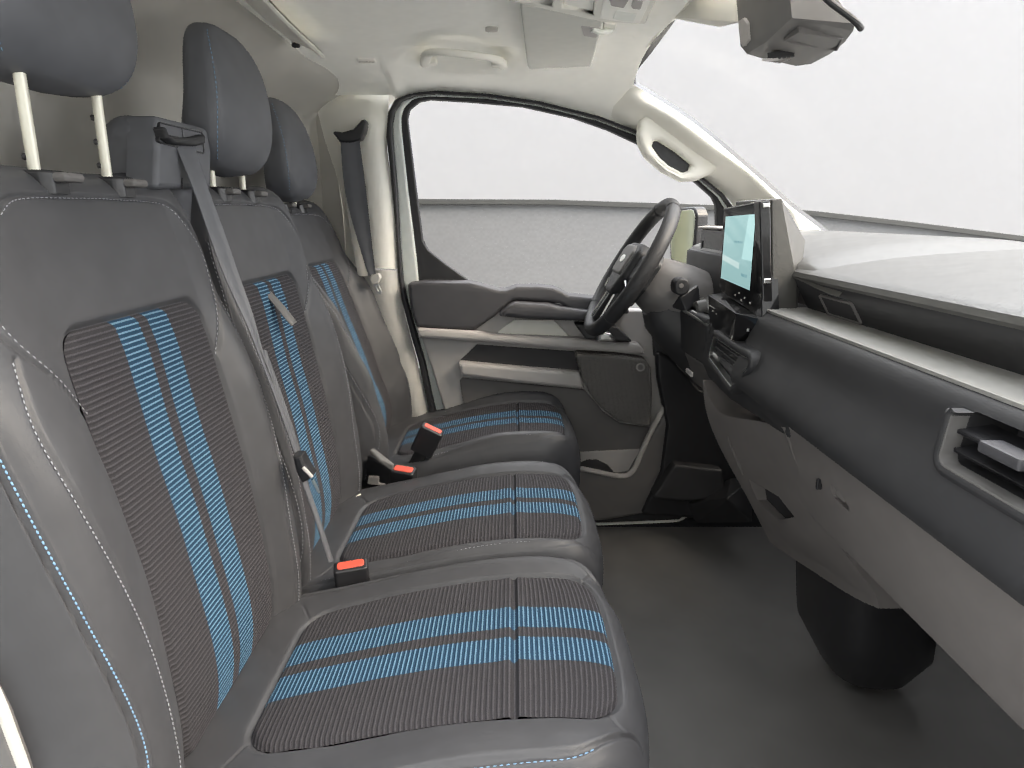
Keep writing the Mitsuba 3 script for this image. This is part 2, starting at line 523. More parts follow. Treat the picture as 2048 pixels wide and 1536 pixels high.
def seat(name, label, group, yc, move, plan=.05, back=(.25, .25), cush=(.236, .236), bol=1.0, blue=(-1,), res=1.0):
    t = thing(name, label, 'seat', group)
    # ---- cushion
    C = Soft(CUSH, CUSH_X, 1, yc, move, plan, 'cushion', bol, cush)
    f0, f1, seam = C.s_of(0, -.325), C.s_of(0, .132), C.s_of(0, .002)
    hw = lambda s: .157 - .012 * np.clip((f0 + .12 - s) / .12, 0, 1)
    fm, uv = fabric_mesh(C, f0, f1, hw, .045, .17, [seam])
    part(t, 'seat_fabric', fm, 'rib_fabric', smooth=True, uv=uv, label='ribbed charcoal seat fabric with two blue stripes')
    w = np.unique(np.r_[np.linspace(C.w[0], C.w[-1], int(150 * res)), np.linspace(-.18, -.14, 22), np.linspace(.14, .18, 22)])
    s = np.unique(np.r_[np.linspace(0, C.L[-1], int(230 * res)), np.linspace(f0 - .02, f0 + .02, 20), np.linspace(f1 - .015, f1 + .05, 30)])
    W, SS = np.meshgrid(w, s, indexing='xy')
    d = rrect(W, SS, f0, f1, hw(SS), .045)
    e = .222
    lines = [[(sg * e, C.s_of(0, -.40)), (sg * e, C.s_of(0, -.1)), (sg * (e - .004), C.s_of(0, .05)), (sg * (e - .016), f1 - .02), (sg * .175, f1 + .012), (sg * .165, f1 + .03), (sg * .17, f1 + .06), (sg * .19, f1 + .16)] for sg in (-1, 1)]
    lines = [(lambda q: np.stack([C.map(q[:, 0]), q[:, 1]], 1))(curve(l, 60)) for l in lines]
    cross = [[(sg * .128, f0 + .006), (sg * .165, f0 - .012), (sg * .205, f0 - .035), (sg * .24, f0 - .05)] for sg in (-1, 1)]
    tops = [[(sg * .150, f1 - .012), (sg * .172, f1 + .008)] for sg in (-1, 1)]
    dl = line_dist(W, SS, lines)
    dc = line_dist(W, SS, cross + tops)
    dn = -.0065 * np.exp(-(d / .0045) ** 2) - .004 * np.exp(-(dl / .003) ** 2) + .0015 * np.exp(-((dl - .007) / .004) ** 2) - .0018 * np.exp(-(dc / .002) ** 2)
    wob = meshkit.fbm(np.stack([W * 14 + yc * 50, SS * 14, W * 0], -1), 2) - .5
    v, f = grid(C(W, SS, dn + .0025 * wob * (np.abs(W) < .25)))
    v, f, _ = clip(v, f, -d.ravel())
    part(t, 'seat_cushion', trimesh.Trimesh(v, f, process=False), 'vinyl', smooth=True)
    # ---- backrest
    B = Soft(BACK, BACK_X, -1, yc, move, 0, 'back', bol, back)
    mp = lambda S, l: np.stack([S.map(l[:, 0]), l[:, 1]], 1)
    z = lambda q: B.s_of(1, q)
    b0, b1 = z(.362), z(.882)
    hb = lambda s: .152 + .006 * np.clip((s - z(.6)) / .25, 0, 1)
    fm, uv = fabric_mesh(B, b0, b1, hb, .032, .17)
    part(t, 'backrest_fabric', fm, 'rib_fabric', smooth=True, uv=uv, label='ribbed charcoal backrest fabric with two blue stripes')
    top = z(1.017)
    wing = [(.163, z(.803)), (.180, z(.825)), (.208, z(.86)), (.231, z(.90)), (.237, z(.94)), (.226, z(.975)), (.200, top - .012), (.165, top), (.08, top + .003), (0, top + .004)]
    up = mp(B, curve(wing + [(-a, b) for a, b in wing[-2::-1]], 160))
    inner = [curve([(sg * .226, z(.872)), (sg * .232, z(.80)), (sg * .224, z(.70)), (sg * .212, z(.60)), (sg * .204, z(.50)), (sg * .206, z(.40)), (sg * .206, z(.35))], 90) for sg in (-1, 1)]
    inner = [mp(B, l) for l in inner]
    outer = [curve([(sg * .275, z(.96)), (sg * .272, z(.85)), (sg * .262, z(.70)), (sg * .252, z(.60)), (sg * .243, z(.52)), (sg * .245, z(.45)), (sg * .262, z(.385)), (sg * .27, z(.34))], 110) for sg in (-1, 1)]
    outer = [mp(B, l) for l in outer]
    w = np.unique(np.r_[np.linspace(B.w[0], B.w[-1], int(170 * res)), np.linspace(-.33, -.14, int(84 * res)), np.linspace(.14, .33, int(84 * res))])
    s = np.unique(np.r_[np.linspace(0, B.L[-1], int(260 * res)), np.linspace(b1 - .03, b1 + .012, 24), np.linspace(top - .03, top + .02, 26)])
    W, SS = np.meshgrid(w, s, indexing='xy')
    d = rrect(W, SS, b0 - .05, b1, hb(SS), .032)
    front = SS < top + .2
    dl = np.where(front, line_dist(W, SS, [up] + inner), 9)
    do = np.where(front, line_dist(W, SS, outer), 9)
    dn = -.0065 * np.exp(-(d / .0045) ** 2) - .0032 * np.exp(-(dl / .0028) ** 2) - .0045 * np.exp(-(do / .0028) ** 2) + .002 * np.exp(-((do - .006) / .003) ** 2)
    wob = meshkit.fbm(np.stack([W * 11 + yc * 50, SS * 11, W * 0 + 3], -1), 2) - .5
    P = B(W, SS, dn + .003 * wob * (np.abs(W) < .28))
    panel = Polygon(np.vstack([up, [(-.12, z(.78)), (.12, z(.78))]]))
    pts = shapely.points(np.stack([W.ravel(), SS.ravel()], 1))
    pd = np.where(shapely.contains(panel, pts), 1, -1) * shapely.distance(panel.exterior, pts)
    v, f = grid(P)
    v1, f1_, uv1 = clip(v, f, -d.ravel(), pd[:, None])
    a, b, _ = clip(v1, f1_, uv1[:, 0])
    part(t, 'upper_panel', trimesh.Trimesh(a, b, process=False), 'vinyl', smooth=True)
    a, b, _ = clip(v1, f1_, -uv1[:, 0])
    part(t, 'backrest', trimesh.Trimesh(a, b, process=False), 'vinyl', smooth=True)
    # ---- stitching
    sew = lambda S, l, off, **k: stitches(S(l[:, 0] + off[0], l[:, 1] + off[1], -.0005), S.normal(l[:, 0], l[:, 1]), **k)
    white = [sew(B, up * [.955, 1] , (0, -.003), length=.0042, gap=.0032, r=.0006)]
    white += [sew(B, l, (-np.sign(l[0, 0]) * -.004, 0), length=.0034, gap=.0024, r=.0007) for l in inner]
    white += [sew(C, l[4:42], (-np.sign(l[0, 0]) * .009, 0), length=.004, gap=.0034, r=.0005) for l in lines]
    bl = [sew(B, l, (-np.sign(l[0, 0]) * .0045, 0), length=.0038, gap=.0015, r=.0010) for l in outer if np.sign(l[0, 0]) in blue]
    bl += [sew(C, l[:44], (np.sign(l[0, 0]) * .005, 0), length=.0050, gap=.0020, r=.0009) for l in lines if np.sign(l[0, 0]) in blue]
    white += [sew(B, l, (-np.sign(l[0, 0]) * .0045, 0), length=.0042, gap=.0032, r=.0006) for l in outer if np.sign(l[0, 0]) not in blue]
    part(t, 'white_stitching', cat(*white), 'white_thread', smooth=True, kind='stuff', label='fine pale stitching along the seat seams')
    if bl:
        part(t, 'blue_stitching', cat(*bl), 'blue_thread', smooth=True, kind='stuff', label='blue stitching along the outer seat seams')
    # ---- plinth under the cushion
    q = [(-.40, .06), (.10, .06), (.13, .25), (-.43, .25)]
    m = slab(q, yc - .19, yc + .19, .01, 'y', r=.02, both=True)
    m.vertices = move(m.vertices)
    part(t, 'seat_base', m, 'satin_black')
    return t, C, B


def headrest(t, yc, move, ztop, zbot, xf=-.465, half=.132, depth=.105, m='vinyl_dark', wide_top=.86):
    H = ztop - zbot
    S = []
    for q in np.linspace(0, 1, 34):
        a = q * 2 - 1
        e = (1 - abs(a) ** 3.6) ** (1 / 2.6) if abs(a) < 1 else 0
        ww = half * (1 - (1 - wide_top) * max(0, q - .35) / .65) * (.10 + .90 * e)
        dd = depth / 2 * (.12 + .88 * e) * (1.0 - .12 * q)
        dd = dd * (1 - .30 * q)
        xc = xf - depth / 2 - .02 * (2 * abs(q - .45)) ** 2 + .004 + .016 * q
        s = superell(dd, ww, 3.4, 56)
        S.append(np.stack([xc + s[:, 0], yc + s[:, 1], np.full(len(s), zbot + H * q)], 1))
    mesh = loft(S)
    mesh.vertices = move(mesh.vertices)
    h = part(t, 'headrest', mesh, m, smooth=True)
    P = np.array(S)
    for sg in (-1, 1):
        k = 6 if sg < 0 else 6
        idx = [int(round((a / (2 * math.pi)) * 56)) % 56 for a in ((math.radians(62) if sg > 0 else math.radians(298)),)][0]
        path = curve(P[3:31, idx], 60)
        c = np.array([xf - depth / 2, yc, (ztop + zbot) / 2])
        nn = path - c
        nn[:, 2] *= .3
        nn /= np.linalg.norm(nn, axis=1, keepdims=True)
        part(h, 'stitching', stitches(move(path), nn, .0045, .003, .0007, .0003), 'blue_thread', smooth=True, kind='stuff')
    return h


def posts(h, yc, move, zbot, xp=-.508, z0=1.035, dy=.068, notch=True):
    for k, sg in enumerate((-1, 1)):
        y = yc + sg * dy
        p = tube(move(np.array([[xp, y, z0 - .02], [xp, y, (z0 + zbot) / 2], [xp, y, zbot + .03]])), .0060, 14)
        part(h, 'post', p, 'post_metal')
        if notch:
            n = [box(move(np.array([[xp - .0055, y, z]]))[0], (.007, .010, .007), .002) for z in np.arange(z0 + .025, zbot - .01, .028)[:4 if sg > 0 else 1]]
            for q in n:
                part(h, 'notch', q, 'satin_black')


def guides(t, yc, move, xp=-.508, z0=1.042, dy=.068):
    for sg in (-1, 1):
        y = yc + sg * dy
        g = slab([(-.026, -.020), (.018, -.020), (.026, -.010), (.026, .016), (.012, .024), (-.026, .024)], z0 + .004, z0 - .02, .004, 'z', r=.006)
        g.apply_translation((xp, y, 0))
        tongue = box((xp + .028, y + .006, z0 - .003), (.024, .034, .010), .004)
        g.vertices, tongue.vertices = move(g.vertices), move(tongue.vertices)
        k = part(t, 'headrest_guide', g, 'satin_black')
        part(k, 'release_tab', tongue, 'grey_dark_plastic')


same = lambda p: np.asarray(p, float)


def recline(p, deg=8.5, pivot=(-.42, .40), dx=.012):
    p = np.array(p, float)
    x, z = p[..., 0] - pivot[0], p[..., 2] - pivot[1]
    k = np.clip((z - .02) / .12, 0, 1) * np.clip((-x + .12) / .06, 0, 1)
    a = math.radians(deg) * k * k * (3 - 2 * k)
    p[..., 0] = pivot[0] + dx + x * np.cos(a) - z * np.sin(a)
    p[..., 2] = pivot[1] + z * np.cos(a) + x * np.sin(a)
    return p


s1, C1, B1 = seat('front_seat', 'nearest grey seat with raised headrest, two bright blue stripes and blue edge stitching', None, .835, same, back=(.293, .238), cush=(.250, .228))
h1 = headrest(s1, .835, same, 1.35, 1.135, half=.137)
posts(h1, .835, same, 1.135)
guides(s1, .835, same)
part(s1, 'side_panel', slab_px([(-140, 1000), (30, 1180), (130, 1420), (170, 1640), (-220, 1640)], .572, .64, .02, .02), 'vinyl')
s2, C2, B2 = seat('front_seat', 'middle grey striped seat with a small fabric pull strap on its backrest', None, 1.285, same, back=(.210, .285), cush=(.215, .240), blue=(), res=.8)
h2 = headrest(s2, 1.285, same, 1.309, 1.066, xf=-.450)
posts(h2, 1.285, same, 1.066, notch=False)
guides(s2, 1.285, same)
s3, C3, B3 = seat('front_seat', 'farthest grey striped seat beside the driver door behind the steering wheel', None, 1.87, recline, back=(.262, .285), cush=(.245, .255), bol=1.9, blue=(), res=.8)
h3 = headrest(s3, 1.87, recline, 1.305, 1.05, xf=-.43)
posts(h3, 1.87, recline, 1.05, xp=-.508, notch=False)
guides(s3, 1.87, recline)


# ------------------------------------------------------------------ the setting outside
struct('ground', slab([(-60, -60), (60, -60), (60, 60), (-60, 60)], -.62, -.60, 0, 'z'), 'ground_grey', 'plain grey ground outside the van')
struct('backdrop', slab([(-9, 9.0), (24, 9.0), (24, 9.2), (-9, 9.2)], 5.4, -.6, .01, 'z'), 'wall_white', 'plain white backdrop wall outside the windows')
top = [at(700, 394, 5.0), at(850, 398, 5.0), at(1100, 399, 5.0), at(1430, 410, 5.0), at(1620, 421, 5.0), at(1800, 441, 5.0), at(2048, 472, 5.0), at(2300, 506, 5.0)]
top = [np.array([-4.0, 5.0, top[0][2]])] + top + [np.array([9.0, 5.0, top[-1][2] - .35])]
tx = curve(np.array(top)[:, [0, 2]], 90, k=1)
lw = thing('low_wall', 'long low speckled grey wall with a dark coping outside the driver window', 'wall')
part(lw, 'panel', slab(np.vstack([tx - [0, .03], [[9, -.6], [-4, -.6]]]), 5.02, 5.14, .004), 'wall_grey')
part(lw, 'coping', slab(np.vstack([tx, (tx - [0, .036])[::-1]]), 4.985, 5.17, .004), 'coping_grey')
sh = thing('ribbed_wall', 'pale green ribbed metal shed wall seen only as a reflection in mirror and screens', 'wall')
xs = np.arange(-14, -.95, .02)
yy = 3.2 + .03 * np.clip(np.sin(xs * 2 * math.pi / .32) * 2, -1, 1)
part(sh, 'cladding', slab(np.vstack([np.stack([xs, yy], 1), np.stack([xs, yy + .02], 1)[::-1]]), 3.4, -.6, 0, 'z'), 'shed_metal')
part(sh, 'rail', box((-7.2, 3.14, .5), (12.2, .04, .06)), 'wall_white')

sh2 = thing('ribbed_wall', 'added ribbed wall out of view on the passenger side, cutting the sky light', 'wall')  # wall added out of view to hold back sky light from the camera side
xs = np.arange(-12, 12, .04)
yy = -2.6 - .03 * np.clip(np.sin(xs * 2 * math.pi / .32) * 2, -1, 1)
part(sh2, 'cladding', slab(np.vstack([np.stack([xs, yy - .02], 1), np.stack([xs, yy], 1)[::-1]]), 5.0, -.6, 0, 'z'), 'blocker_pale')

# ------------------------------------------------------------------ floor, roof lining, rear bulkhead
fl = slab([(-.75, .42), (1.35, .42), (1.35, 2.20), (-.75, 2.20)], 0, -.06, .004, 'z')
struct('floor', fl, 'floor_rubber', 'dark grey ribbed rubber floor of the cab')

A = [(900, 985), (866, 850), (854, 800), (837, 721), (820, 663), (804, 600), (796, 540), (791, 444), (781, 342), (773, 273), (777, 224), (790, 200), (819, 188), (873, 184), (976, 190), (1078, 205),
     (1195, 234), (1277, 265), (1345, 312), (1400, 352), (1446, 388), (1464, 412), (1476, 480), (1480, 650), (1480, 900), (1400, 1046), (940, 1046)]
Bq = [(915, 980), (878, 850), (866, 800), (849, 721), (832, 663), (814, 600), (806, 560), (800, 497), (794, 380), (786, 290), (784, 250), (789, 222), (803, 202), (830, 191), (873, 187), (976, 193), (1078, 208),
      (1195, 237), (1277, 268), (1345, 315), (1398, 355), (1442, 391), (1457, 413), (1468, 480), (1472, 650), (1470, 895), (1394, 1036), (950, 1036)]
Cq = [(841, 585), (837, 560), (833, 517), (816, 380), (803, 262), (802, 235), (808, 215), (825, 198), (850, 191.5), (976, 196.5), (1078, 211.5), (1195, 240.5), (1277, 272), (1345, 318), (1394, 357), (1436, 394), (1449, 416), (1453, 480), (1453, 610)]
Dq = [(943, 566), (931, 556), (892, 529), (857, 501), (846, 483), (832, 376), (815, 239), (819, 219), (839, 203), (860, 199), (942, 204), (1044, 213), (1147, 236), (1215, 260), (1280, 290), (1345, 330), (1389, 363), (1424, 394), (1432, 410), (1433, 455), (1432, 600)]
YD = 2.13
seal_xz = np.array(pxz(A, YD))
it = slice(9, 24)


def seal_z(x):
    a = seal_xz[10:23]
    a = a[np.argsort(a[:, 0])]
    return np.interp(x, a[:, 0], a[:, 1])


def roof_z(x, y):
    zs = np.where(x < -.34, seal_z(-.30), seal_z(np.clip(x, -.33, .34)))
    q = np.clip((y - 1.58) / (2.125 - 1.58), 0, 1.02)
    z = 1.40 - (1.40 - zs) * q ** 4.4
    front = np.clip((x - .16) / .17, 0, 1)
    z = z - .012 * front ** 2 * np.clip((2.0 - y) / .5, 0, 1)
    # scoop behind the ceiling grab handle
    hx, hy = (x - HX) / .135, (y - HY) / .085
    z = z + .040 * np.exp(-(hx ** 4 + hy ** 4)) - .004 * np.exp(-((np.sqrt(hx ** 2 + hy ** 2) - 1.15) / .22) ** 2)
    return z


sm = lambda a, b, q: (lambda u: u * u * (3 - 2 * u))(np.clip((q - a) / (b - a), 0, 1))
hc = atz(928, 118, 1.392)
HX, HY = hc[0], hc[1]
xs = np.r_[np.linspace(-.80, -.50, 10), np.linspace(-.49, .33, 90)]
ys = np.r_[np.linspace(.45, 1.55, 24), np.linspace(1.57, 2.128, 80)]
X, Y = np.meshgrid(xs, ys, indexing='ij')
Z = roof_z(X, Y)
rear = np.clip((-.505 - X) / .02, 0, 1)
P = np.stack([X, Y, Z], -1)
v, f = grid(P)
edge = X + .533 + .066 * sm(1.84, 1.97, Y)
v, f, _ = clip(v, f, edge.ravel())
up = v + [0, 0, .03]
head = trimesh.Trimesh(v, f[:, ::-1], process=False)
struct('ceiling', head, 'headliner_cloth', 'pale grey cloth lining of the cab roof', smooth=True)
roof = slab([(-.9, .42), (.36, .42), (.36, 2.2), (-.9, 2.2)], 1.45, 1.47, .003, 'z')
hdr = slab([(.325, 1.392), (.345, 1.40), (.37, 1.44), (.30, 1.46), (.30, 1.41)], .44, 1.98, .003)
vr = thing('van_roof', 'pale header trim and roof skin above the windscreen', 'roof')
part(vr, 'roof_skin', roof, 'white_paint')
part(vr, 'header_trim', hdr, 'beige_plastic')

# rear bulkhead: gently dished panel behind the seats with an upper moulded trim
ys = np.linspace(.45, 2.32, 96)
zs = np.linspace(0, 1.43, 90)
Y, Z = np.meshgrid(ys, zs, indexing='ij')
sm = lambda a, b, q: (lambda u: u * u * (3 - 2 * u))(np.clip((q - a) / (b - a), 0, 1))
X = -.70 - .03 * sm(.5, .9, Z) * (1 - sm(.9, 1.32, Z)) + .17 * sm(1.24, 1.40, Z) ** 1.4
X = X - .035 * np.exp(-((Y - 1.18) / .10) ** 4) * sm(.3, .5, Z) * (1 - sm(1.18, 1.3, Z)) + .10 * sm(1.88, 2.14, Y) + .12 * sm(2.14, 2.32, Y)
v, f = grid(np.stack([X, Y, Z], -1))
struct('rear_wall', trimesh.Trimesh(v, f, process=False), 'bulkhead_panel', 'pale grey moulded panel behind the seats', smooth=True)
# moulded strip along the rear edge of the roof lining
pth = [at(330, -150, 1.05), atz(425, -65, 1.40), atz(492, 0, 1.394), atz(550, 52, 1.392), atz(588, 84, 1.391)]
pa = curve(pth, 40)
rt = thing('roof_edge_trim', 'pale moulded trim strip along the rear edge of the roof lining', 'trim')
prof = np.array([(-.012, .006), (-.06, -.016), (-.072, -.034), (-.066, -.036), (-.052, -.022), (-.012, -.005), (.002, -.002), (.002, .005)])
part(rt, 'strip', sweep(pa, prof * [-1, 1]), 'beige_plastic')
part(rt, 'clip', box(pa[-1] + [.004, .0, -.006], (.018, .012, .012), .003), 'satin_black')

# ------------------------------------------------------------------ B pillar with the driver's belt
bp = thing('door_pillar', 'pale pillar trim between the far seat and the driver door', 'pillar')


def ribbon(lines, n=50, thick=.01):
    """A smooth skin through several 3-D polylines, with some thickness away from the cab."""
    L = [curve(l, n) for l in lines]
    G = np.stack(L, 1)
    G = np.stack([curve(r, 24) for r in G])
    v, f = grid(G)
    m = trimesh.Trimesh(v, f, process=False)
    return m


left = [(628, 180, 2.19), (634, 214, 2.16), (651, 284, 2.16), (675, 359, 2.17), (687, 440, 2.18), (692, 520, 2.18)]
ridge1 = [(680, 180, 2.19), (684, 215, 2.12), (694, 284, 2.115), (708, 359, 2.11), (718, 440, 2.11), (724, 536, 2.11)]
ridge2 = [(738, 180, 2.19), (741, 217, 2.10), (748, 284, 2.09), (754, 359, 2.085), (762, 440, 2.085), (768, 537, 2.085)]
right = [(777, 180, 2.19), (777, 222, 2.12), (774, 284, 2.12), (783, 359, 2.12), (792, 440, 2.12), (797, 539, 2.12)]
part(bp, 'upper_trim', ribbon([[at(*q) for q in l] for l in (left, ridge1, ridge2, right)]), 'beige_plastic', smooth=True)
low = lambda l, e: [(l[-1][0], l[-1][1] + 2.5, l[-1][2] - .004), *e]
part(bp, 'lower_trim', ribbon([[at(*q) for q in l] for l in (
    low(left, [(705, 600, 2.17), (760, 760, 2.16), (850, 950, 2.15)]), low(ridge1, [(738, 620, 2.10), (785, 760, 2.10), (862, 950, 2.10)]),
    low(ridge2, [(782, 620, 2.08), (815, 730, 2.085), (872, 950, 2.09)]), low(right, [(806, 610, 2.115), (835, 725, 2.12), (880, 950, 2.12)]))]), 'bulkhead_panel', smooth=True)
part(bp, 'rear_return', ribbon([[at(600, 150, 2.2), at(612, 300, 2.22), at(640, 500, 2.22)], [at(628, 205, 2.16), at(675, 359, 2.17), at(692, 520, 2.18)]]), 'bulkhead_panel', smooth=True)

db = thing('driver_seat_belt', 'dark grey seat belt hanging on the pale pillar by the driver door', 'seat belt')
loop = [(665, 265), (668, 262), (684, 264), (706, 258), (722, 240), (729, 238), (733, 246), (730, 262), (723, 279), (700, 285), (679, 284)]
part(db, 'belt_guide', slab_px(loop, 2.045, 2.075, .006, .003), 'satin_black')


def webbing(lines, n=60, thick=.0016):
    """Belt webbing between two edge polylines."""
    a, b = curve(lines[0], n), curve(lines[1], n)
    nn = np.cross(np.gradient(a, axis=0), b - a)
    nn /= np.linalg.norm(nn, axis=1, keepdims=True)
    q = np.linspace(0, 1, 9)
    G = a[:, None] * (1 - q[None, :, None]) + b[:, None] * q[None, :, None] + nn[:, None] * (.0012 * np.sin(q * math.pi * 2))[None, :, None]
    loop = np.concatenate([G + nn[:, None] * thick / 2, (G - nn[:, None] * thick / 2)[:, ::-1]], 1)
    return loft(loop)


part(db, 'webbing', webbing([[at(681, 280, 2.055), at(690, 380, 2.06), at(712, 470, 2.06), at(737, 552, 2.05)], [at(718, 276, 2.055), at(732, 380, 2.06), at(742, 470, 2.06), at(752, 550, 2.05)]]), 'vinyl_dark')
part(db, 'webbing', webbing([[at(682, 284, 2.085), at(690, 380, 2.085), at(702, 470, 2.085), at(716, 552, 2.08)], [at(700, 284, 2.085), at(716, 380, 2.085), at(728, 470, 2.085), at(740, 552, 2.08)]]), 'bulkhead_panel', label='lighter second run of the belt behind the first')
part(db, 'tongue_grip', slab_px([(738, 558), (742, 550), (757, 547), (761, 556), (756, 566), (744, 570)], 2.035, 2.06, .004, .002), 'bulkhead_panel')
ring = Polygon(pxz([(748, 569), (756, 567), (764, 584), (761, 588), (755, 587)], 2.04), [pxz([(752, 572), (755, 571), (760, 582), (757, 583)], 2.04)])
part(db, 'tongue', slab(ring, 2.04, 2.045, .0008), 'silver')

# ------------------------------------------------------------------ driver door
dd = thing('driver_door', 'grey driver door with a large window, storage pockets and a speaker', 'door')
rings = lambda o, i, y: Polygon(rnd(pxz(o, y), .01).exterior.coords, [rnd(pxz(i, y), .01).exterior.coords])
sl = thing('door_seal', 'black rubber seal around the driver door opening', 'seal')
scene[sl] = ply(slab(rings(A, Bq, 2.115), 2.105, 2.15, .006), 'rubber', smooth=40)
cb = Cq + [(1440, 640), (860, 640)]
part(dd, 'frame', slab(rings(Bq[:-4] + [(1466, 700), (880, 700)], cb, 2.135), 2.132, 2.17, .007), 'white_paint')
db_ = Dq + [(1420, 640), (946, 640)]
part(dd, 'window_rubber', slab(rings([(843, 650)] + Cq + [(1452, 650)], db_, 2.145), 2.142, 2.165, .005), 'rubber')
part(dd, 'window_glass', slab(rnd(pxz([(838, 600)] + Cq[1:], 2.156), .01), 2.156, 2.1561, 0), 'pane', label='clear side window') if False else None
gp = rnd(pxz([(838, 605), (815, 380), (805, 235), (840, 195), (976, 199), (1195, 244), (1345, 322), (1440, 405), (1440, 605)], 2.156), .02)
gv, gf = trimesh.creation.triangulate_polygon(gp, engine='earcut')
part(dd, 'window_glass', trimesh.Trimesh(np.stack([gv[:, 0], np.full(len(gv), 2.156), gv[:, 1]], 1), gf, process=False), 'pane', smooth=False, label='clear side window')
part(bp, 'outer_panel', slab([(-.95, -.1), (-.46, -.1), (-.50, 1.44), (-.95, 1.44)], 2.235, 2.25, .002), 'bulkhead_panel')
part(dd, 'glass_guide', slab_px([(846, 483), (850, 483), (854, 560), (850, 562)], 2.150, 2.154, .001, 0), 'satin_black')
q6 = lambda pts: [(700 + .3418 * a, 550 + .3418 * b) for a, b in pts]
# main inner panel
base = [(812, 600), (860, 612), (1330, 622), (1470, 630), (1470, 890), (1400, 1030), (955, 1030), (882, 800), (856, 715), (835, 655), (818, 605)]
part(dd, 'inner_panel', slab_px(base, 2.095, 2.15, .008, .006), 'grey_plastic')
# dark upper trim with a wavy ledge
up = q6([(335, 52), (420, 40), (700, 44), (880, 90), (920, 88), (975, 68), (1080, 66), (1190, 74), (1235, 92), (1285, 120), (1400, 132), (1620, 150), (1640, 230), (1340, 235), (1235, 172), (1165, 160), (960, 150), (925, 172), (845, 245), (770, 296), (730, 325), (560, 318), (385, 306), (352, 200)])
part(dd, 'upper_trim', slab_px(up, 2.062, 2.153, .012, .008), 'door_plastic')
gh = q6([(858, 242), (930, 178), (965, 162), (1165, 172), (1235, 190), (1345, 205), (1560, 225), (1560, 275), (1345, 272), (1050, 262)])
part(dd, 'pull_handle', slab_px(gh, 2.02, 2.10, .014, .006), 'door_plastic')
# scoop and ledge under it
sc = q6([(850, 345), (960, 262), (1190, 262), (1285, 362), (1100, 356)])
part(dd, 'scoop', slab_px(sc, 2.088, 2.10, .002, .004), 'beige_plastic', label='pale recess under the pull handle')
led = q6([(388, 312), (740, 330), (850, 352), (1300, 370), (1690, 402), (1745, 460), (1690, 466), (1310, 440), (850, 400), (400, 372)])
part(dd, 'ledge', slab_px(led, 2.05, 2.11, .012, .006), 'grey_plastic')
swp = q6([(1310, 285), (1560, 300), (1660, 395), (1380, 375)])
part(dd, 'switch_panel', slab_px(swp, 2.04, 2.10, .006, .004), 'dark_plastic')
sw = slab_px([(1196, 684), (1198, 670), (1208, 664), (1222, 667), (1231, 680), (1226, 684)], 1.99, 2.03, .008, .003)
part(dd, 'door_lever', sw, 'silver')
# upper pocket
pk = q6([(636, 508), (742, 408), (1312, 448), (1345, 580), (1000, 550), (640, 520)])
part(dd, 'upper_pocket', slab_px(pk, 2.088, 2.10, .002, .003), 'pocket_dark')
rail = q6([(632, 512), (1000, 545), (1345, 572), (1372, 668), (1000, 634), (650, 590)])
part(dd, 'pocket_rail', slab_px(rail, 2.05, 2.11, .01, .004), 'grey_plastic')
lp = q6([(640, 602), (1372, 672), (1480, 800), (1580, 870), (1770, 895), (1722, 1040), (1660, 1140), (1570, 1172), (1290, 1128), (900, 1110), (660, 740)])
part(dd, 'lower_pocket', slab_px(lp, 2.086, 2.098, .002, .01), 'grey_dark_plastic')
fl_ = q6([(1280, 1040), (1700, 1020), (1665, 1130), (1575, 1170), (1290, 1124)])
part(dd, 'pocket_floor', slab_px(fl_, 2.080, 2.09, .004, .004), 'grey_plastic')
hol = q6([(1316, 1128), (1335, 1105), (1390, 1082), (1450, 1084), (1510, 1115), (1548, 1160), (1440, 1148)])
part(dd, 'bottle_hole', slab_px(hol, 2.074, 2.085, .003, .003), 'pocket_dark', label='dark round bottle holder')
lip = curve([at(u, v, 2.045) for u, v in q6([(1200, 1112), (1300, 1124), (1440, 1150), (1570, 1176), (1625, 1170), (1665, 1130), (1700, 1050), (1770, 900), (1840, 770)])], 70)
part(dd, 'pocket_lip', tube(lip, .008, 10), 'grey_plastic')
skirt = q6([(1200, 1120), (1300, 1130), (1570, 1180), (1640, 1168), (1705, 1050), (1850, 780), (1950, 760), (1960, 1000), (1740, 1395), (1500, 1440), (1200, 1450)])
part(dd, 'lower_panel', slab_px(skirt, 2.045, 2.11, .012, .012), 'grey_dark_plastic')
# speaker
spk = q6([(1312, 462), (1500, 470), (1690, 490), (1735, 500), (1762, 545), (1770, 700), (1760, 885), (1690, 882), (1570, 856), (1480, 790), (1405, 700), (1362, 610), (1335, 515)])
scene['grille_mesh'] = {'type': 'twosided', 'bsdf': {'type': 'bumpmap', 'scale': 1.0,
    'arbitrary': proc(lambda p, n, uv: .0012 * mikit.smoothstep(.35, .6, mikit.voronoi(p.x * 230, p.z * 230)[0]), eps=.0007),
    'bsdf': {'type': 'principled', 'roughness': .55, 'base_color': proc(lambda p, n, uv: mikit.mix((.04, .038, .036), (.19, .18, .17), mikit.smoothstep(
        .30, .42, dr.sqrt(dr.square(p.x * 260 - dr.floor(p.x * 260) - .5) + dr.square(p.z * 260 + .5 * dr.floor(p.x * 260) - dr.floor(p.z * 260 + .5 * dr.floor(p.x * 260)) - .5)))))}}}
part(dd, 'speaker_grille', slab_px(spk, 2.03, 2.10, .008, .008), 'grille_mesh', label='perforated grey speaker cover')
o = at(*q6([(1700, 540)])[0], 2.028)
cap = trimesh.creation.torus(.011, .0022, 24, 10)
cap.apply_transform(rot([1, 0, 0], 90))
cap.apply_translation(o)
part(dd, 'screw_ring', cap, 'grey_plastic')
c2 = trimesh.creation.cylinder(.009, .006, 24)
c2.apply_transform(rot([1, 0, 0], 90))
c2.apply_translation(o + [0, .002, 0])
part(dd, 'screw_cap', c2, 'grey_dark_plastic')
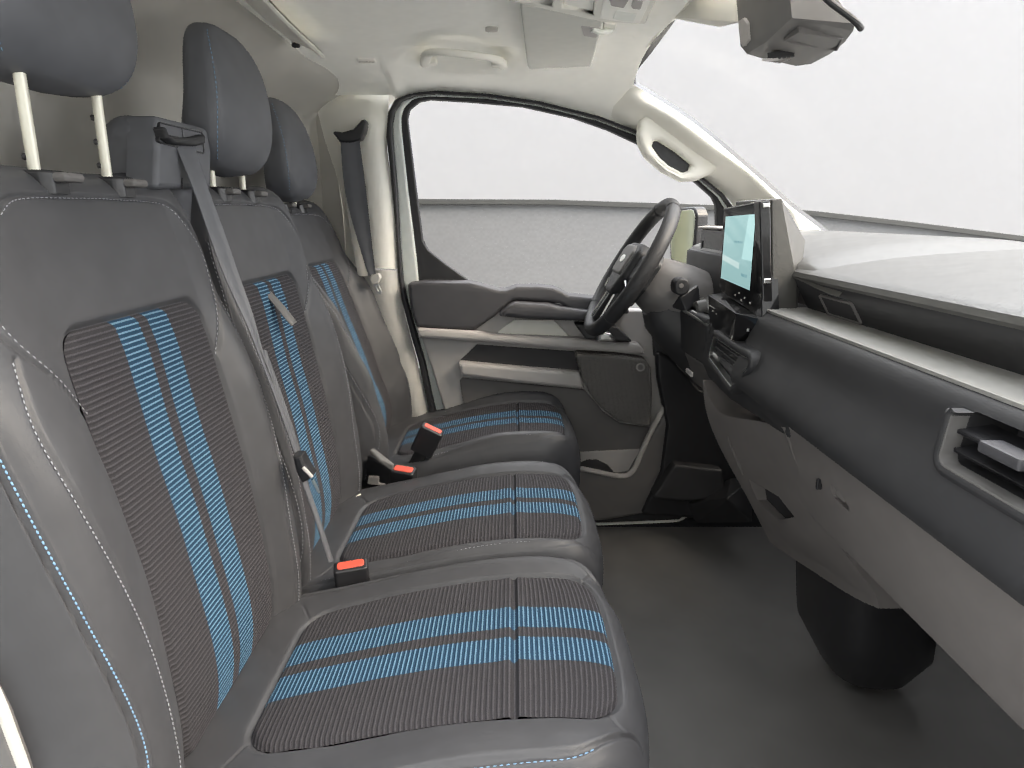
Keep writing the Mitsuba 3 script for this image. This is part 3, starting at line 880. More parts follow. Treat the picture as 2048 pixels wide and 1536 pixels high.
part(dd, 'sill_base', slab([(-.6, -.02), (1.2, -.02), (1.2, .028), (-.6, .028)], 2.10, 2.18, .004), 'satin_black')
part(dd, 'sill_strip', tube(curve([at(1100, 1050, 2.10), at(1205, 1047, 2.10), at(1330, 1042, 2.10), at(1365, 1036, 2.10), at(1380, 1020, 2.11)], 40), .006, 8), 'beige_plastic')
part(dd, 'sill', slab_px([(900, 1060), (1200, 1046), (1360, 1040), (1395, 1000), (1480, 960), (1480, 880), (1300, 1015), (1000, 1012)], 2.085, 2.12, .006, .003), 'dark_plastic')

part(dd, 'outer_skin', slab([(-.62, -.15), (1.05, -.15), (1.0, .52), (-.62, .52)], 2.21, 2.185, .01), 'white_paint')
# door mirror outside
dm = thing('door_mirror', 'outside mirror with a grey housing beyond the driver window', 'mirror')
hz = lambda pts, y: [at(u, v, y) for u, v in pts]
housing = [(1372, 417), (1394, 415), (1408, 430), (1406, 480), (1396, 528), (1382, 542), (1366, 540), (1380, 500)]
part(dm, 'housing', slab(pxz(housing, 2.40), 2.40, 2.53, .012, 'y', .008), 'grey_dark_plastic')
gl = np.array([at(1354, 424, 2.38), at(1384, 422, 2.42), at(1388, 430, 2.43), at(1384, 490, 2.43), at(1378, 526, 2.42), at(1349, 516, 2.38), at(1347, 490, 2.37)])
sl_, sf = [], []
c = gl.mean(0)
ex = np.array([.44, -.898, 0.0])
eh = np.array([.898, .44, 0.0])
mp = rnd([(.0 + a, b) for a, b in [(-.035, .082), (.045, .086), (.058, .066), (.056, -.07), (.045, -.092), (-.050, -.078), (-.058, -.03), (-.052, .05)]], .012)
mc = at(1367, 472, 2.36)
part(dm, 'rim', slab(mp.buffer(.009), -.004, .04, .006, frame(mc, ex, [0, 0, 1], eh)), 'satin_black')
part(dm, 'mirror_glass', slab(mp, -.006, -.0035, .0004, frame(mc, ex, [0, 0, 1], eh)), 'mirror_glass')
part(dm, 'arm', tube([at(1372, 540, 2.40), at(1390, 556, 2.3), at(1412, 578, 2.18)], .03, 14), 'grey_dark_plastic')
part(dm, 'foot', box(at(1352, 555, 2.36), (.03, .10, .05), .01), 'dark_plastic')

# ------------------------------------------------------------------ A pillar trim with its grab handle
ap = thing('windscreen_pillar', 'pale pillar trim running up beside the windscreen on the driver side', 'pillar')
Le = [(1207, 237, 2.125), (1277, 266, 2.125), (1345, 313, 2.125), (1399, 352, 2.125), (1446, 388, 2.125), (1466, 412, 2.125), (1480, 445, 2.125), (1500, 500, 2.12)]
M1 = [(1226, 214, 2.09), (1288, 246, 2.075), (1352, 290, 2.07), (1412, 330, 2.07), (1470, 372, 2.07), (1510, 402, 2.07), (1530, 425, 2.07), (1545, 500, 2.07)]
M2 = [(1248, 190, 2.045), (1313, 216, 2.01), (1372, 252, 1.995), (1432, 300, 1.99), (1505, 355, 1.99), (1552, 400, 1.99), (1585, 430, 1.99), (1600, 500, 1.99)]
Re = [(1266, 169, 2.02), (1326, 205, 2.03), (1390, 248, 2.035), (1460, 306, 2.035), (1530, 367, 2.035), (1588, 418, 2.035), (1652, 470, 2.03), (1668, 500, 2.03)]
R2 = [(1272, 163, 2.06), (1334, 200, 2.06), (1398, 244, 2.06), (1468, 302, 2.05), (1538, 363, 2.05), (1596, 414, 2.05), (1660, 466, 2.05), (1676, 500, 2.05)]
part(ap, 'trim', ribbon([[at(*q) for q in l] for l in (Le, M1, M2, Re)], 70), 'beige_plastic', smooth=True)
part(ap, 'edge_strip', ribbon([[at(*q) for q in l] for l in (Re, R2)], 70), 'satin_black', smooth=True)
ho = [(1281, 240), (1277, 270), (1280, 290), (1293, 314), (1328, 344), (1366, 363), (1396, 361), (1430, 345), (1440, 330), (1390, 275), (1330, 235), (1298, 225)]
hs = [(1305, 292), (1309, 281), (1318, 280), (1352, 301), (1385, 328), (1380, 341), (1367, 345), (1340, 331), (1322, 315)]
hp = Polygon(rnd(pxz(ho, 2.045), .012).exterior.coords, [rnd(pxz(hs, 2.045), .004).exterior.coords])
part(ap, 'grab_handle', slab(hp, 2.045, 2.085, .016, 'y', steps=5), 'beige_plastic')
part(ap, 'handle_slot', slab_px([(1298, 285), (1312, 274), (1392, 326), (1386, 345), (1365, 350), (1330, 330)], 2.075, 2.095, .002, .003), 'satin_black')

# ------------------------------------------------------------------ ceiling fittings
cg = thing('ceiling_handle', 'pale grab handle on the roof lining above the driver door', 'handle')
zz = 1.387
hb = curve([atz(850, 128, zz + .008), atz(851, 116, zz - .008), atz(866, 104, zz - .018), atz(900, 105, zz - .022), atz(960, 112, zz - .022), atz(990, 118, zz - .018), atz(1004, 126, zz - .008), atz(1004, 134, zz + .008)], 60)
part(cg, 'bar', sweep(hb, superell(.013, .0085, 3, 20), up=(0, -.3, 1)), 'beige_plastic')
part(cg, 'foot', box(atz(860, 122, zz), (.036, .035, .018), .006), 'beige_plastic')
part(cg, 'foot', box(atz(996, 127, zz), (.036, .035, .018), .006), 'beige_plastic')
pl = thing('airbag_tag', 'small embossed plastic tag on the roof lining behind the ceiling handle', 'tag')
c = atz(733, 121, 1.388)
part(pl, 'plate', slab(rnd([(-.023, -.011), (.023, -.011), (.023, .011), (-.023, .011)], .004), -.003, .01, .0015, frame(c, [1, .02, 0], [0, -.92, .28], [0, .28, .92])), 'headliner_cloth')
tx_ = meshkit.text_mesh('AIRBAG', .0075, .0008)
tx_.apply_translation([-tx_.bounds[1][0] / 2, -.0038, 0])
Tm = np.eye(4)
Tm[:3, 0], Tm[:3, 1], Tm[:3, 2], Tm[:3, 3] = [1, .02, 0], [0, -.28 * 0 - .92, .28], [0, -.28, -.92], c + [0, -.0015, -.0035]
tx_.apply_transform(Tm)
part(pl, 'lettering', tx_, 'bulkhead_panel', smooth=False)
ch = thing('roof_hook', 'small oval plastic plug on the roof lining near the sun visor', 'hook')
c = atz(983, 57, 1.398)
part(ch, 'plug', slab(Polygon(superell(.014, .010, 2, 24)), c[2] - .006, c[2] + .004, .002, frame([c[0], c[1], 0], [1, 0, 0], [0, 1, 0], [0, 0, 1])), 'bulkhead_panel')

# sun visor
sv = thing('sun_visor', 'folded pale sun visor against the roof lining by the windscreen', 'visor')
vz = 1.378
vo = [(1040, 10), (1046, 60), (1054, 130), (1060, 145), (1075, 155), (1098, 166), (1113, 172), (1119, 170), (1145, 178), (1160, 184), (1168, 178), (1174, 164), (1186, 120), (1199, 74), (1206, 46), (1120, 26)]
vp = [tuple(atz(u, v, vz)[:2]) for u, v in vo]
part(sv, 'panel', slab(rnd(vp, .004), vz, vz + .016, .005, 'z'), 'visor_cloth')
piv = atz(1192, 62, vz - .006)
part(sv, 'pivot', tube([piv + [-.008, 0, .004], piv + [.01, .01, .0], piv + [.035, .03, .008]], .006, 10), 'light_lens')
part(sv, 'pivot_recess', slab(rnd([tuple(atz(u, v, vz - .001)[:2]) for u, v in [(1162, 52), (1200, 57), (1194, 76), (1168, 72)]], .004), vz - .0012, vz + .002, .0005, 'z'), 'grey_plastic')
part(sv, 'hinge', slab([tuple(atz(u, v, vz + .004)[:2]) for u, v in [(1209, 46), (1232, 52), (1228, 62), (1206, 58)]], vz + .004, vz + .02, .002, 'z'), 'beige_plastic')
part(sv, 'clip', slab([tuple(atz(u, v, vz + .002)[:2]) for u, v in [(1176, 164), (1189, 168), (1186, 176), (1173, 173)]], vz + .001, vz + .02, .002, 'z'), 'beige_plastic')

# overhead console
oc = thing('overhead_console', 'pale overhead console with buttons and a reading lamp', 'console')
oz = 1.375
Q = lambda pts, z: [tuple(atz(u, v, z)[:2]) for u, v in pts]
fr = Polygon(Q([(985, -40), (1018, 3), (1100, 22), (1207, 45), (1290, 49), (1318, -10), (1340, -60), (1000, -60)], oz), [Q([(1030, -40), (1040, 4), (1104, 15), (1110, -40)], oz), Q([(1124, -40), (1126, 18), (1186, 31), (1194, -40)], oz)])
part(oc, 'body', slab(fr, oz, oz + .024, .004, 'z'), 'beige_plastic')
part(oc, 'tray', slab(Q([(1025, -45), (1035, 10), (1112, 22), (1116, -45)], oz), oz + .016, oz + .02, 0, 'z'), 'grey_plastic')
part(oc, 'lid', slab(rnd(Q([(1124, -40), (1127, 16), (1185, 29), (1193, -40)], oz + .008), .003), oz + .008, oz + .02, .003, 'z'), 'headliner_cloth')
pan = Q([(1200, 37), (1214, -30), (1316, -30), (1280, 47), (1230, 42)], oz - .0015)
part(oc, 'switch_plate', slab(rnd(pan, .002), oz - .0015, oz + .01, .001, 'z'), 'headliner_cloth')
for pts in ([(1218, 0), (1222, 12), (1248, 17), (1257, 2), (1250, -10), (1222, -10)], [(1262, 14), (1266, 2), (1286, 5), (1281, 20), (1265, 18)]):
    part(oc, 'button', slab(rnd(Q(pts, oz - .004), .003), oz - .004, oz + .004, .0015, 'z'), 'grey_plastic')
part(oc, 'lamp_lens', slab(rnd(Q([(1226, 38), (1231, 23), (1274, 29), (1267, 44), (1240, 42)], oz - .003), .002), oz - .003, oz + .004, .0012, 'z'), 'light_lens', label='clear reading lamp lens')

# windscreen
ws = thing('windscreen', 'large clear windscreen with a black printed border', 'windscreen')
n = 30
tt = np.linspace(0, 1, n)
yy = np.linspace(.50, 2.06, 40)
Tt, Yy = np.meshgrid(tt, yy, indexing='ij')
side = ((Yy - 1.28) / .78) ** 2
Xg = .34 + (1.06 - .34) * Tt - .09 * side * Tt
Zg = 1.415 - (1.415 - .935) * Tt ** 1.18 + .045 * np.sin(math.pi * Tt) - .03 * side * (1 - Tt)
v, f = grid(np.stack([Xg, Yy, Zg], -1))
part(ws, 'glass', trimesh.Trimesh(v, f, process=False), 'pane', smooth=True)
bd = curve([at(1385, -30, 1.40), at(1364, 0, 1.47), at(1341, 36, 1.57), at(1304, 85, 1.76), at(1275, 121, 1.95), at(1265, 138, 2.0), at(1264, 150, 2.02), at(1268, 168, 2.03)], 60)
b2 = curve([at(1400, -30, 1.42), at(1376, 0, 1.49), at(1352, 38, 1.59), at(1316, 88, 1.78), at(1288, 124, 1.96), at(1274, 142, 2.01), at(1271, 154, 2.03), at(1272, 168, 2.04)], 60)
part(ws, 'border', ribbon([bd, b2], 60), 'satin_black', smooth=True)

# mirror and camera housing at the top of the windscreen
mh = thing('camera_housing', 'dark grey sensor housing with a small grille at the top of the windscreen', 'housing')
body = np.array([at(1468, -60, 1.36), at(1575, -60, 1.05), at(1655, -30, 1.05), at(1710, 47, 1.05), at(1706, 62, 1.06), at(1584, 36, 1.05),
                 at(1478, 60, 1.36), at(1481, 92, 1.34), at(1494, 108, 1.33), at(1518, 115, 1.34), at(1560, 121, 1.36), at(1592, 132, 1.38), at(1622, 128, 1.38), at(1660, 108, 1.32), at(1690, 84, 1.2), at(1532, 84, 1.2), at(1640, -60, 1.45)])
hull = m3.Manifold.hull_points(body)
mm_ = hull.to_mesh()
hm = trimesh.Trimesh(mm_.vert_properties[:, :3], mm_.tri_verts, process=True)
part(mh, 'body', hm, 'mid_plastic', smooth=25)


def on_face(pts, y0, y1):
    """Points of the photograph put on the housing: cast from their place towards the hull."""
    o = np.array([0, 0, EYE])
    out = []
    for u, v in pts:
        d = at(u, v, 1.0) - o
        loc, _, _ = hm.ray.intersects_location([o], [d])
        out.append(loc[np.argmin(np.linalg.norm(loc - o, axis=1))] if len(loc) else at(u, v, 1.2))
    return np.array(out)


def face_panel(pts, thick, m, name, parent, inset=0.0, hole=None, r=.003, mesh=None):
    p = on_face(pts, 0, 0)
    c = p.mean(0)
    n = np.linalg.svd(p - c)[2][2]
    n = n if np.dot(n, -c + [0, 0, EYE]) > 0 else -n
    ex = p[1] - p[0]
    ex -= n * np.dot(ex, n)
    ex /= np.linalg.norm(ex)
    ey = np.cross(n, ex)
    q = np.stack([(p - c) @ ex, (p - c) @ ey], 1)
    poly = rnd(q, r)
    if hole:
        poly = poly.difference(poly.buffer(-hole))
    off = max((p - c) @ n)
    return part(parent, name, slab(poly, off + thick, -.004, min(.0012, abs(thick)), frame(c, ex, ey, n)) if not hole else slab(poly, off + thick, -.004, .0003, frame(c, ex, ey, n)), m), frame(c, ex, ey, n), q, off


z7 = lambda pts: [(1330 + .2051 * a, .2051 * b) for a, b in pts]
face_panel(z7([(1160, 372), (1310, 250), (1740, 368), (1690, 448), (1190, 390)]), .0025, 'grey_dark_plastic', 'cover', mh, hole=.0022)
k, fr_, q_, off = face_panel(z7([(905, 562), (1020, 472), (1265, 515), (1140, 587)]), .0015, 'satin_black', 'grille', mh)
for i in range(5):
    a = np.linspace(0, 1, 7)[i + 1]
    p0, p1 = q_[0] * (1 - a) + q_[3] * a, q_[1] * (1 - a) + q_[2] * a
    w_ = (q_[3] - q_[0]) / np.linalg.norm(q_[3] - q_[0]) * .0018
    part(k, 'slat', slab([tuple(p0 - w_), tuple(p1 - w_), tuple(p1 + w_), tuple(p0 + w_)], off + .004, off, .0006, fr_), 'grey_plastic')
face_panel(z7([(760, 420), (745, 200), (790, 170), (825, 220), (838, 390), (790, 450)]), .004, 'grey_plastic', 'side_window', mh)
part(mh, 'gasket', tube(curve([at(1640, -20, 1.03), at(1656, 0, 1.03), at(1690, 26, 1.03), at(1712, 44, 1.03), at(1722, 57, 1.04)], 40), .0045, 10), 'rubber')
cov = np.array([at(1374, -30, 1.50), at(1345, 36, 1.56), at(1400, 47, 1.50), at(1440, 54, 1.46), at(1456, 46, 1.42), at(1470, 34, 1.40), at(1482, 44, 1.38), at(1500, -30, 1.36)])
cov = np.vstack([cov, cov + [.03, .01, .03]])
hull = m3.Manifold.hull_points(cov).to_mesh()
part(mh, 'base_cover', trimesh.Trimesh(hull.vert_properties[:, :3], hull.tri_verts, process=True), 'beige_plastic', smooth=20, label='pale cover between the roof lining and the housing')


# ------------------------------------------------------------------ dashboard
def mani(m):
    return m3.Manifold(m3.Mesh(np.asarray(m.vertices, np.float32), np.asarray(m.faces, np.uint32)))


def cut(a, *bs):
    r = mani(a)
    for b in bs:
        r = r - mani(b)
    q = r.to_mesh()
    return trimesh.Trimesh(q.vert_properties[:, :3], q.tri_verts, process=True)


def hull(pts):
    q = m3.Manifold.hull_points(np.asarray(pts, float)).to_mesh()
    return trimesh.Trimesh(q.vert_properties[:, :3], q.tri_verts, process=True)


def bulk(pts, r=.004):
    """Hull of small balls at the given points: a faceted body with rounded edges."""
    b = trimesh.creation.icosphere(subdivisions=2, radius=r).vertices
    return hull((np.asarray(pts, float)[:, None] + b[None]).reshape(-1, 3))


ds = thing('dashboard', 'dark grey dashboard with storage shelf, vents and a grey glove compartment', 'dashboard')
pad = curve([(.524, .884), (.5185, .889), (.522, .898), (.545, .908), (.63, .925), (.76, .938), (.92, .944), (1.04, .938)], 60)
pad = np.vstack([pad, [(1.06, .93), (1.06, .78), (.62, .78), (.565, .825)]])
padm = slab(pad, .40, 1.295, .004)
part(ds, 'top_pad', padm, 'pad_plastic', smooth=28)
# recess face below the pad: a separate darker liner with a slot in it
face = [(.5225, .886), (.560, .823), (.575, .823), (.575, .875), (.54, .886)]
fm = slab(face, .402, 1.292, .002)
def facepoint(y, h, lift=0.0):
    a, b = np.array([.5225, .886]), np.array([.560, .823])
    n = np.array([-(a - b)[1], (a - b)[0]]); n = n / np.linalg.norm(n)
    n = -n if n[0] > 0 else n
    q = b + (a - b) * h + n * lift
    return np.array([q[0], y, q[1]])
part(ds, 'recess_face', fm, 'satin_black')
e1, e2 = np.array([0, -1.0, 0]), facepoint(0, 1) - facepoint(0, 0)
hgt = np.linalg.norm(e2)
e2 = e2 / hgt
nf = np.cross(e1, e2)
nf = nf if nf[0] < 0 else -nf
fro = frame(facepoint(1.20, 0), e1, e2, nf)
sl_o = rnd([(0, .010), (.12, .010), (.12, .052), (0, .052)], .007)
part(ds, 'slot_rim', slab(sl_o.difference(sl_o.buffer(-.004)), .004, -.004, .001, fro), 'grey_dark_plastic')
part(ds, 'slot', slab(sl_o.buffer(-.0035), .0012, -.004, .0004, fro), 'pocket_dark', label='small dark slot in the dashboard recess')
# seams on the pad top
seam = curve([at(1602, 548, 1.27) - [0, .0, 0], atx(1650, 528, .585), atx(1720, 503, .66), atx(1790, 489, .74), atx(1850, 487, .78)], 70)
zpad = lambda x: np.interp(x, pad[:60, 0], pad[:60, 1])
seam[:, 2] = zpad(seam[:, 0]) + .0006
seam[:, 0] = np.clip(seam[:, 0], .54, 1.0)
part(ds, 'airbag_seam', tube(seam, .0011, 6), 'pocket_dark', label='thin curved seam on the dashboard top')
# raised cowl between the pad and the driver display
cw = [np.stack([np.full(60, 0.0), np.full(60, y), np.zeros(60)], 1) for y in ()]
ysec = np.linspace(1.10, 2.08, 30)
G = []
for y in ysec:
    q = sm(1.10, 1.32, y)
    x = np.linspace(.52 + .0 * q, 1.04, 40)
    z = zpad(x) + .001 - .012 * (1 - q) + q * .018 * np.sin(math.pi * np.clip((x - .50) / .5, 0, 1)) ** .8
    G.append(np.stack([x, np.full(40, y), z], 1))
v, f = grid(np.array(G))
part(ds, 'driver_cowl', trimesh.Trimesh(v, f, process=False), 'pad_plastic', smooth=True)
part(ds, 'cowl_front', slab([(.519, .80), (.519, .898), (.53, .905), (.58, .905), (.58, .80)], 1.53, 2.08, .004), 'dark_plastic')
# lower dash body with shelf on top
body = curve([(.575, .826), (.50, .829), (.472, .826), (.459, .815), (.454, .80), (.452, .782), (.447, .762), (.436, .738), (.426, .715), (.423, .695), (.432, .679), (.452, .670), (.48, .666)], 90)
body = np.vstack([body, [(.62, .666), (.62, .826)]])
bm = slab(body, .40, 1.30, .003)
vent_hole = slab(rnd([(.44, .752), (.672, .752), (.660, .812), (.44, .812)], .010), .40, .54, 0, 'x')
part(ds, 'shelf_top', slab([(.470, .40), (.580, .40), (.580, 1.30), (.470, 1.30)], .8308, .826, .001, 'z'), 'pad_plastic_lit')
part(ds, 'lower_dash', cut(bm, vent_hole), 'dark_plastic', smooth=30)


def vent(name, outline, xf, depth, slats, tilt, tab=None, silver=True):
    o = rnd(outline, .010)
    k = part(ds, name, slab(o.buffer(.012).difference(o.buffer(-.001)).intersection(Polygon([(0, 0), (3, 0), (3, .8105), (0, .8105)])), xf, xf + .05, .006, 'x'), 'dark_plastic')
    if silver:
        part(k, 'trim_line', slab(o.buffer(.001).difference(o.buffer(-.0016)).intersection(Polygon([(0, 0), (3, 0), (3, .806), (0, .806)])), xf + .002, xf + .02, .0006, 'x'), 'mid_plastic')
    part(k, 'duct', slab(o.buffer(.001), xf + depth, xf + depth + .01, 0, 'x'), 'pocket_dark')
    y0, z0, y1, z1 = o.bounds
    for zz in slats:
        s = slab([(xf + .012, zz - .003), (xf + .045, zz - .003 + tilt), (xf + .045, zz + tilt), (xf + .012, zz + .001)], y0 + .004, y1 - .006, .001)
        part(k, 'slat', s, 'satin_black')
    if tab:
        part(k, 'tab', box(tab, (.024, .055, .012), .003), 'door_plastic')
    return k


vent('near_vent'.replace('near_', 'air_'), [(.44, .752), (.672, .752), (.660, .812), (.44, .812)], .436, .075, (.770, .790), .006, (.446, .585, .791))
part(ds, 'end_cap', slab(body, .385, .40, .003), 'dark_plastic')

# glove compartment
gb = curve([(.455, .674), (.458, .662), (.470, .615), (.486, .570), (.505, .523), (.520, .492), (.535, .480), (.56, .478)], 60)
gb = np.vstack([gb, [(.60, .478), (.60, .674)]])
gbm = slab(gb, .40, 1.16, .004)
lat = atx(1676, 990, .478)
lat2 = atx(1638, 968, .472)
gbm = cut(gbm, slab(rnd([(lat[1] - .040, lat[2] - .010), (lat[1] + .012, lat[2] - .008), (lat[1] + .012, lat[2] + .014), (lat[1] - .02, lat[2] + .014), (lat[1] - .040, lat[2] + .0)], .005), .44, .53, 0, 'x'))
part(ds, 'glove_compartment', gbm, 'grey_plastic_shaded', smooth=30, label='grey glove compartment lid')
part(ds, 'latch', slab([(lat[1] - .012, lat[2] - .008), (lat[1] + .014, lat[2] - .007), (lat[1] + .014, lat[2] + .014), (lat[1] - .010, lat[2] + .014)], .480, .50, .004, 'x', r=.003), 'grey_plastic_shaded')
part(ds, 'lock', box(lat2, (.008, .006, .018), .002), 'satin_black')

# centre stack
near = [(1567, 855, 1.10), (1590, 920, 1.09), (1640, 1020, 1.06), (1700, 1120, 1.03), (1752, 1192, 1.0), (1757, 1217, .995)]
mid1 = [(1530, 845, 1.22), (1540, 905, 1.21), (1580, 1000, 1.19), (1635, 1095, 1.16), (1690, 1160, 1.13), (1700, 1190, 1.12)]
mid2 = [(1470, 835, 1.36), (1482, 900, 1.355), (1515, 985, 1.34), (1560, 1060, 1.32), (1612, 1115, 1.29), (1625, 1142, 1.28)]
mid3 = [(1430, 815, 1.46), (1446, 880, 1.45), (1478, 960, 1.43), (1518, 1030, 1.41), (1556, 1085, 1.39), (1568, 1105, 1.38)]
far = [(1406, 760, 1.53), (1412, 820, 1.52), (1440, 895, 1.50), (1478, 965, 1.47), (1515, 1035, 1.45), (1540, 1085, 1.43)]
L = [curve([at(*q) for q in l], 40) for l in (near, mid1, mid2, mid3, far)]
G = np.stack(L, 1)
G = np.stack([curve(r, 40) for r in G])
back = G.copy()
back[:, :, 0] += .10 + .05 * np.linspace(0, 1, 40)[:, None]
V1, F1 = grid(G)
n1 = len(V1)
Vb, Fb = grid(back)
edge_i = np.r_[np.arange(40), np.arange(1, 40) * 40 + 39, 39 * 40 + np.arange(38, -1, -1), np.arange(38, 0, -1) * 40]
e2_ = np.roll(edge_i, -1)
W_ = np.vstack([np.stack([edge_i, e2_, e2_ + n1], 1), np.stack([edge_i, e2_ + n1, edge_i + n1], 1)])
st = trimesh.Trimesh(np.vstack([V1, Vb]), np.vstack([F1, Fb[:, ::-1] + n1, W_[:, ::-1]]), process=True)
st.fix_normals()


def prism(pts, y, depth, toward=.18):
    """Cutting tool: an outline of the photograph at depths y, carried forward along x."""
    p = np.array([at(u, v, yy) for (u, v), yy in zip(pts, y)])
    a, b = p - [toward, 0, 0], p + [depth, 0, 0]
    return hull(np.vstack([a, b]))


pocket = prism([(1474, 958), (1560, 993), (1571, 1034), (1520, 1040), (1482, 1000)], [1.36, 1.24, 1.20, 1.29, 1.36], .12)
slit = prism([(1450, 870), (1458, 873), (1472, 930), (1470, 955), (1462, 930)], [1.42, 1.41, 1.38, 1.385, 1.40], .05)
try:
    st2 = cut(st, pocket, slit)
    if len(st2.faces) < 500:
        st2 = st
except Exception:
    st2 = st
part(ds, 'centre_stack', st2, 'grey_plastic_shaded', smooth=30, label='grey lower centre panel with an open pocket')
part(ds, 'pocket_shade', hull(np.array([at(u, v, y) + [.055, 0, 0] for (u, v), y in zip([(1474, 958), (1560, 993), (1571, 1034), (1520, 1040), (1482, 1000)], [1.36, 1.24, 1.20, 1.29, 1.36])] +
     [at(u, v, y) + [.062, 0, 0] for (u, v), y in zip([(1474, 958), (1560, 993), (1571, 1034), (1520, 1040), (1482, 1000)], [1.36, 1.24, 1.20, 1.29, 1.36])])), 'pocket_dark')  # dark sheet added inside the pocket to stand for its inner shade

# dash centre: vent surround, facet towards the driver
cf = np.array([at(1522, 640, 1.268), at(1421, 655, 1.52), at(1404, 720, 1.545), at(1416, 748, 1.52), at(1455, 787, 1.39), at(1478, 800, 1.33), at(1500, 790, 1.30), at(1570, 862, 1.10), at(1600, 760, 1.10)])
part(ds, 'centre_panel', bulk(np.vstack([cf + [.012, 0, 0], cf + [.12, 0, 0]]), .012), 'dark_plastic', smooth=28)
vo = [(lambda q: (q[1], q[2]))(atx(u, v, .428)) for u, v in [(1428, 672), (1420, 700), (1418, 714), (1462, 774), (1474, 763), (1490, 742), (1506, 722), (1468, 700)]]
k = part(ds, 'air_vent', slab(rnd(vo, .008).buffer(.014).difference(rnd(vo, .008).buffer(-.001)), .424, .47, .006, 'x'), 'dark_plastic')
part(k, 'trim_line', slab(rnd(vo, .008).buffer(.001).difference(rnd(vo, .008).buffer(-.0016)), .427, .44, .0006, 'x'), 'silver')
part(k, 'duct', slab(rnd(vo, .008), .455, .46, 0, 'x'), 'pocket_dark')
vy = np.array(vo)
for q in (.25, .5, .75):
    a, b = vy[2] * (1 - q) + vy[0] * q, vy[4] * (1 - q) + vy[7] * q
    part(k, 'slat', tube([[.437, *a], [.437, *b]], .0022, 6), 'satin_black')
for q in (.2, .5, .8):
    a, b = vy[1] * (1 - q) + vy[3] * q, vy[7] * (1 - q) + vy[6] * q
    part(k, 'blade', tube([[.447, *a], [.447, *b]], .0018, 6), 'grey_dark_plastic')
part(k, 'tab', tube([atx(1427, 708, .432), atx(1436, 718, .432)], .004, 8), 'silver')

# ------------------------------------------------------------------ climate panel wedge
cl = thing('climate_panel', 'glossy black control wedge below the large touchscreen', 'control panel')
cp = np.array([at(1418, 591, 1.56), at(1440, 588, 1.55), at(1517, 638, 1.275), at(1473, 628, 1.305), at(1515, 648, 1.275), at(1468, 686, 1.335), at(1457, 680, 1.36), at(1421, 648, 1.53)])
part(cl, 'body', bulk(np.vstack([cp, cp[[1, 2, 4, 5, 7]] + [.07, 0, 0]]), .0015), 'gloss_black', smooth=20)
ol = curve([at(1423, 611, 1.535) - [.004, 0, 0], at(1443, 623, 1.45) - [.004, 0, 0], at(1462, 637, 1.375) - [.005, 0, 0], at(1471, 651, 1.34) - [.005, 0, 0], at(1470, 672, 1.335) - [.005, 0, 0], at(1466, 682, 1.338) - [.005, 0, 0]], 40)
part(cl, 'outline', tube(ol, .0012, 6), 'grey_plastic')
kn = trimesh.creation.cylinder(.013, .02, 24)
kn.apply_transform(rot([0, 1, 0], 78))
kn.apply_translation(at(1414, 612, 1.53) - [.012, 0, 0])
part(cl, 'knob', kn, 'grey_dark_plastic')
for u, v, y in ((1429, 622, 1.50), (1437, 628, 1.47), (1447, 634, 1.43)):
    part(cl, 'mark', box(at(u, v, y) - [.004, 0, 0], (.002, .006, .003), .0006), 'grey_plastic')
part(cl, 'stud', box(at(1499, 660, 1.29) - [.003, 0, 0], (.004, .006, .006), .001), 'silver')

# ------------------------------------------------------------------ touchscreen
ts = thing('touchscreen', 'large touchscreen with a pale turquoise picture in a glossy black frame', 'screen')
X0 = .46
yz = lambda pts, x: [(lambda q: (q[1], q[2]))(atx(u, v, x)) for u, v in pts]
so = yz([(1447, 416), (1517, 402), (1524, 640), (1438, 580)], X0)
part(ts, 'frame', slab(so, X0, X0 + .032, .003, 'x', r=.006), 'gloss_black')
ui = yz([(1452, 433), (1512, 428), (1500, 581), (1442, 556)], X0)
uq = np.array(ui)


def ui_color(p, n, uv):
    u, v = uv.x, uv.y
    c = mi.Color3f(.38, .62, .62) * (.9 + .15 * v)
    c = mikit.mix(c, (.55, .85, .84), mikit.smoothstep(.0, .01, u - .70 - .2 * (v - .55)) * mikit.smoothstep(.38, .39, v))
    c = mikit.mix(c, (.62, .80, .78), mikit.smoothstep(.30, .31, v + .12 * u) * (1 - mikit.smoothstep(.39, .40, v + .12 * u)) * (1 - mikit.smoothstep(.6, .62, u)))
    dots = mikit.smoothstep(.35, .4, u) * (1 - mikit.smoothstep(.66, .67, u)) * mikit.smoothstep(.60, .605, v) * (1 - mikit.smoothstep(.63, .635, v)) * mikit.smoothstep(-.1, .1, dr.sin(u * 110))
    text = mikit.smoothstep(.70, .705, u) * (1 - mikit.smoothstep(.88, .885, u)) * mikit.smoothstep(.145, .15, v) * (1 - mikit.smoothstep(.185, .19, v)) * mikit.smoothstep(-.2, .1, dr.sin(u * 170))
    return mikit.mix(c, (.05, .22, .30), .8 * dr.maximum(dots, text)) * .052


# the lit picture: a fine sheet with its own uv, just inside the frame's glass
n = 12
a, b = np.meshgrid(np.linspace(0, 1, n), np.linspace(0, 1, n), indexing='ij')
Pq = (uq[3] * ((1 - a) * (1 - b))[..., None] + uq[2] * (a * (1 - b))[..., None] + uq[1] * (a * b)[..., None] + uq[0] * ((1 - a) * b)[..., None])
P3 = np.concatenate([np.full((n, n, 1), X0 - .0006), Pq], -1)
v, f = grid(P3)
pm = trimesh.Trimesh(v, f, process=False)
if pm.face_normals[0][0] > 0:
    pm = trimesh.Trimesh(v, f[:, ::-1], process=False)
scene['screen_glass'] = {'type': 'principled', 'base_color': {'type': 'rgb', 'value': [.02, .03, .03]}, 'roughness': .05, 'specular': .5}
key = part(ts, 'picture', pm, 'screen_glass', smooth=True, uv=np.stack([a.ravel(), b.ravel()], 1), label='turquoise picture on the screen')
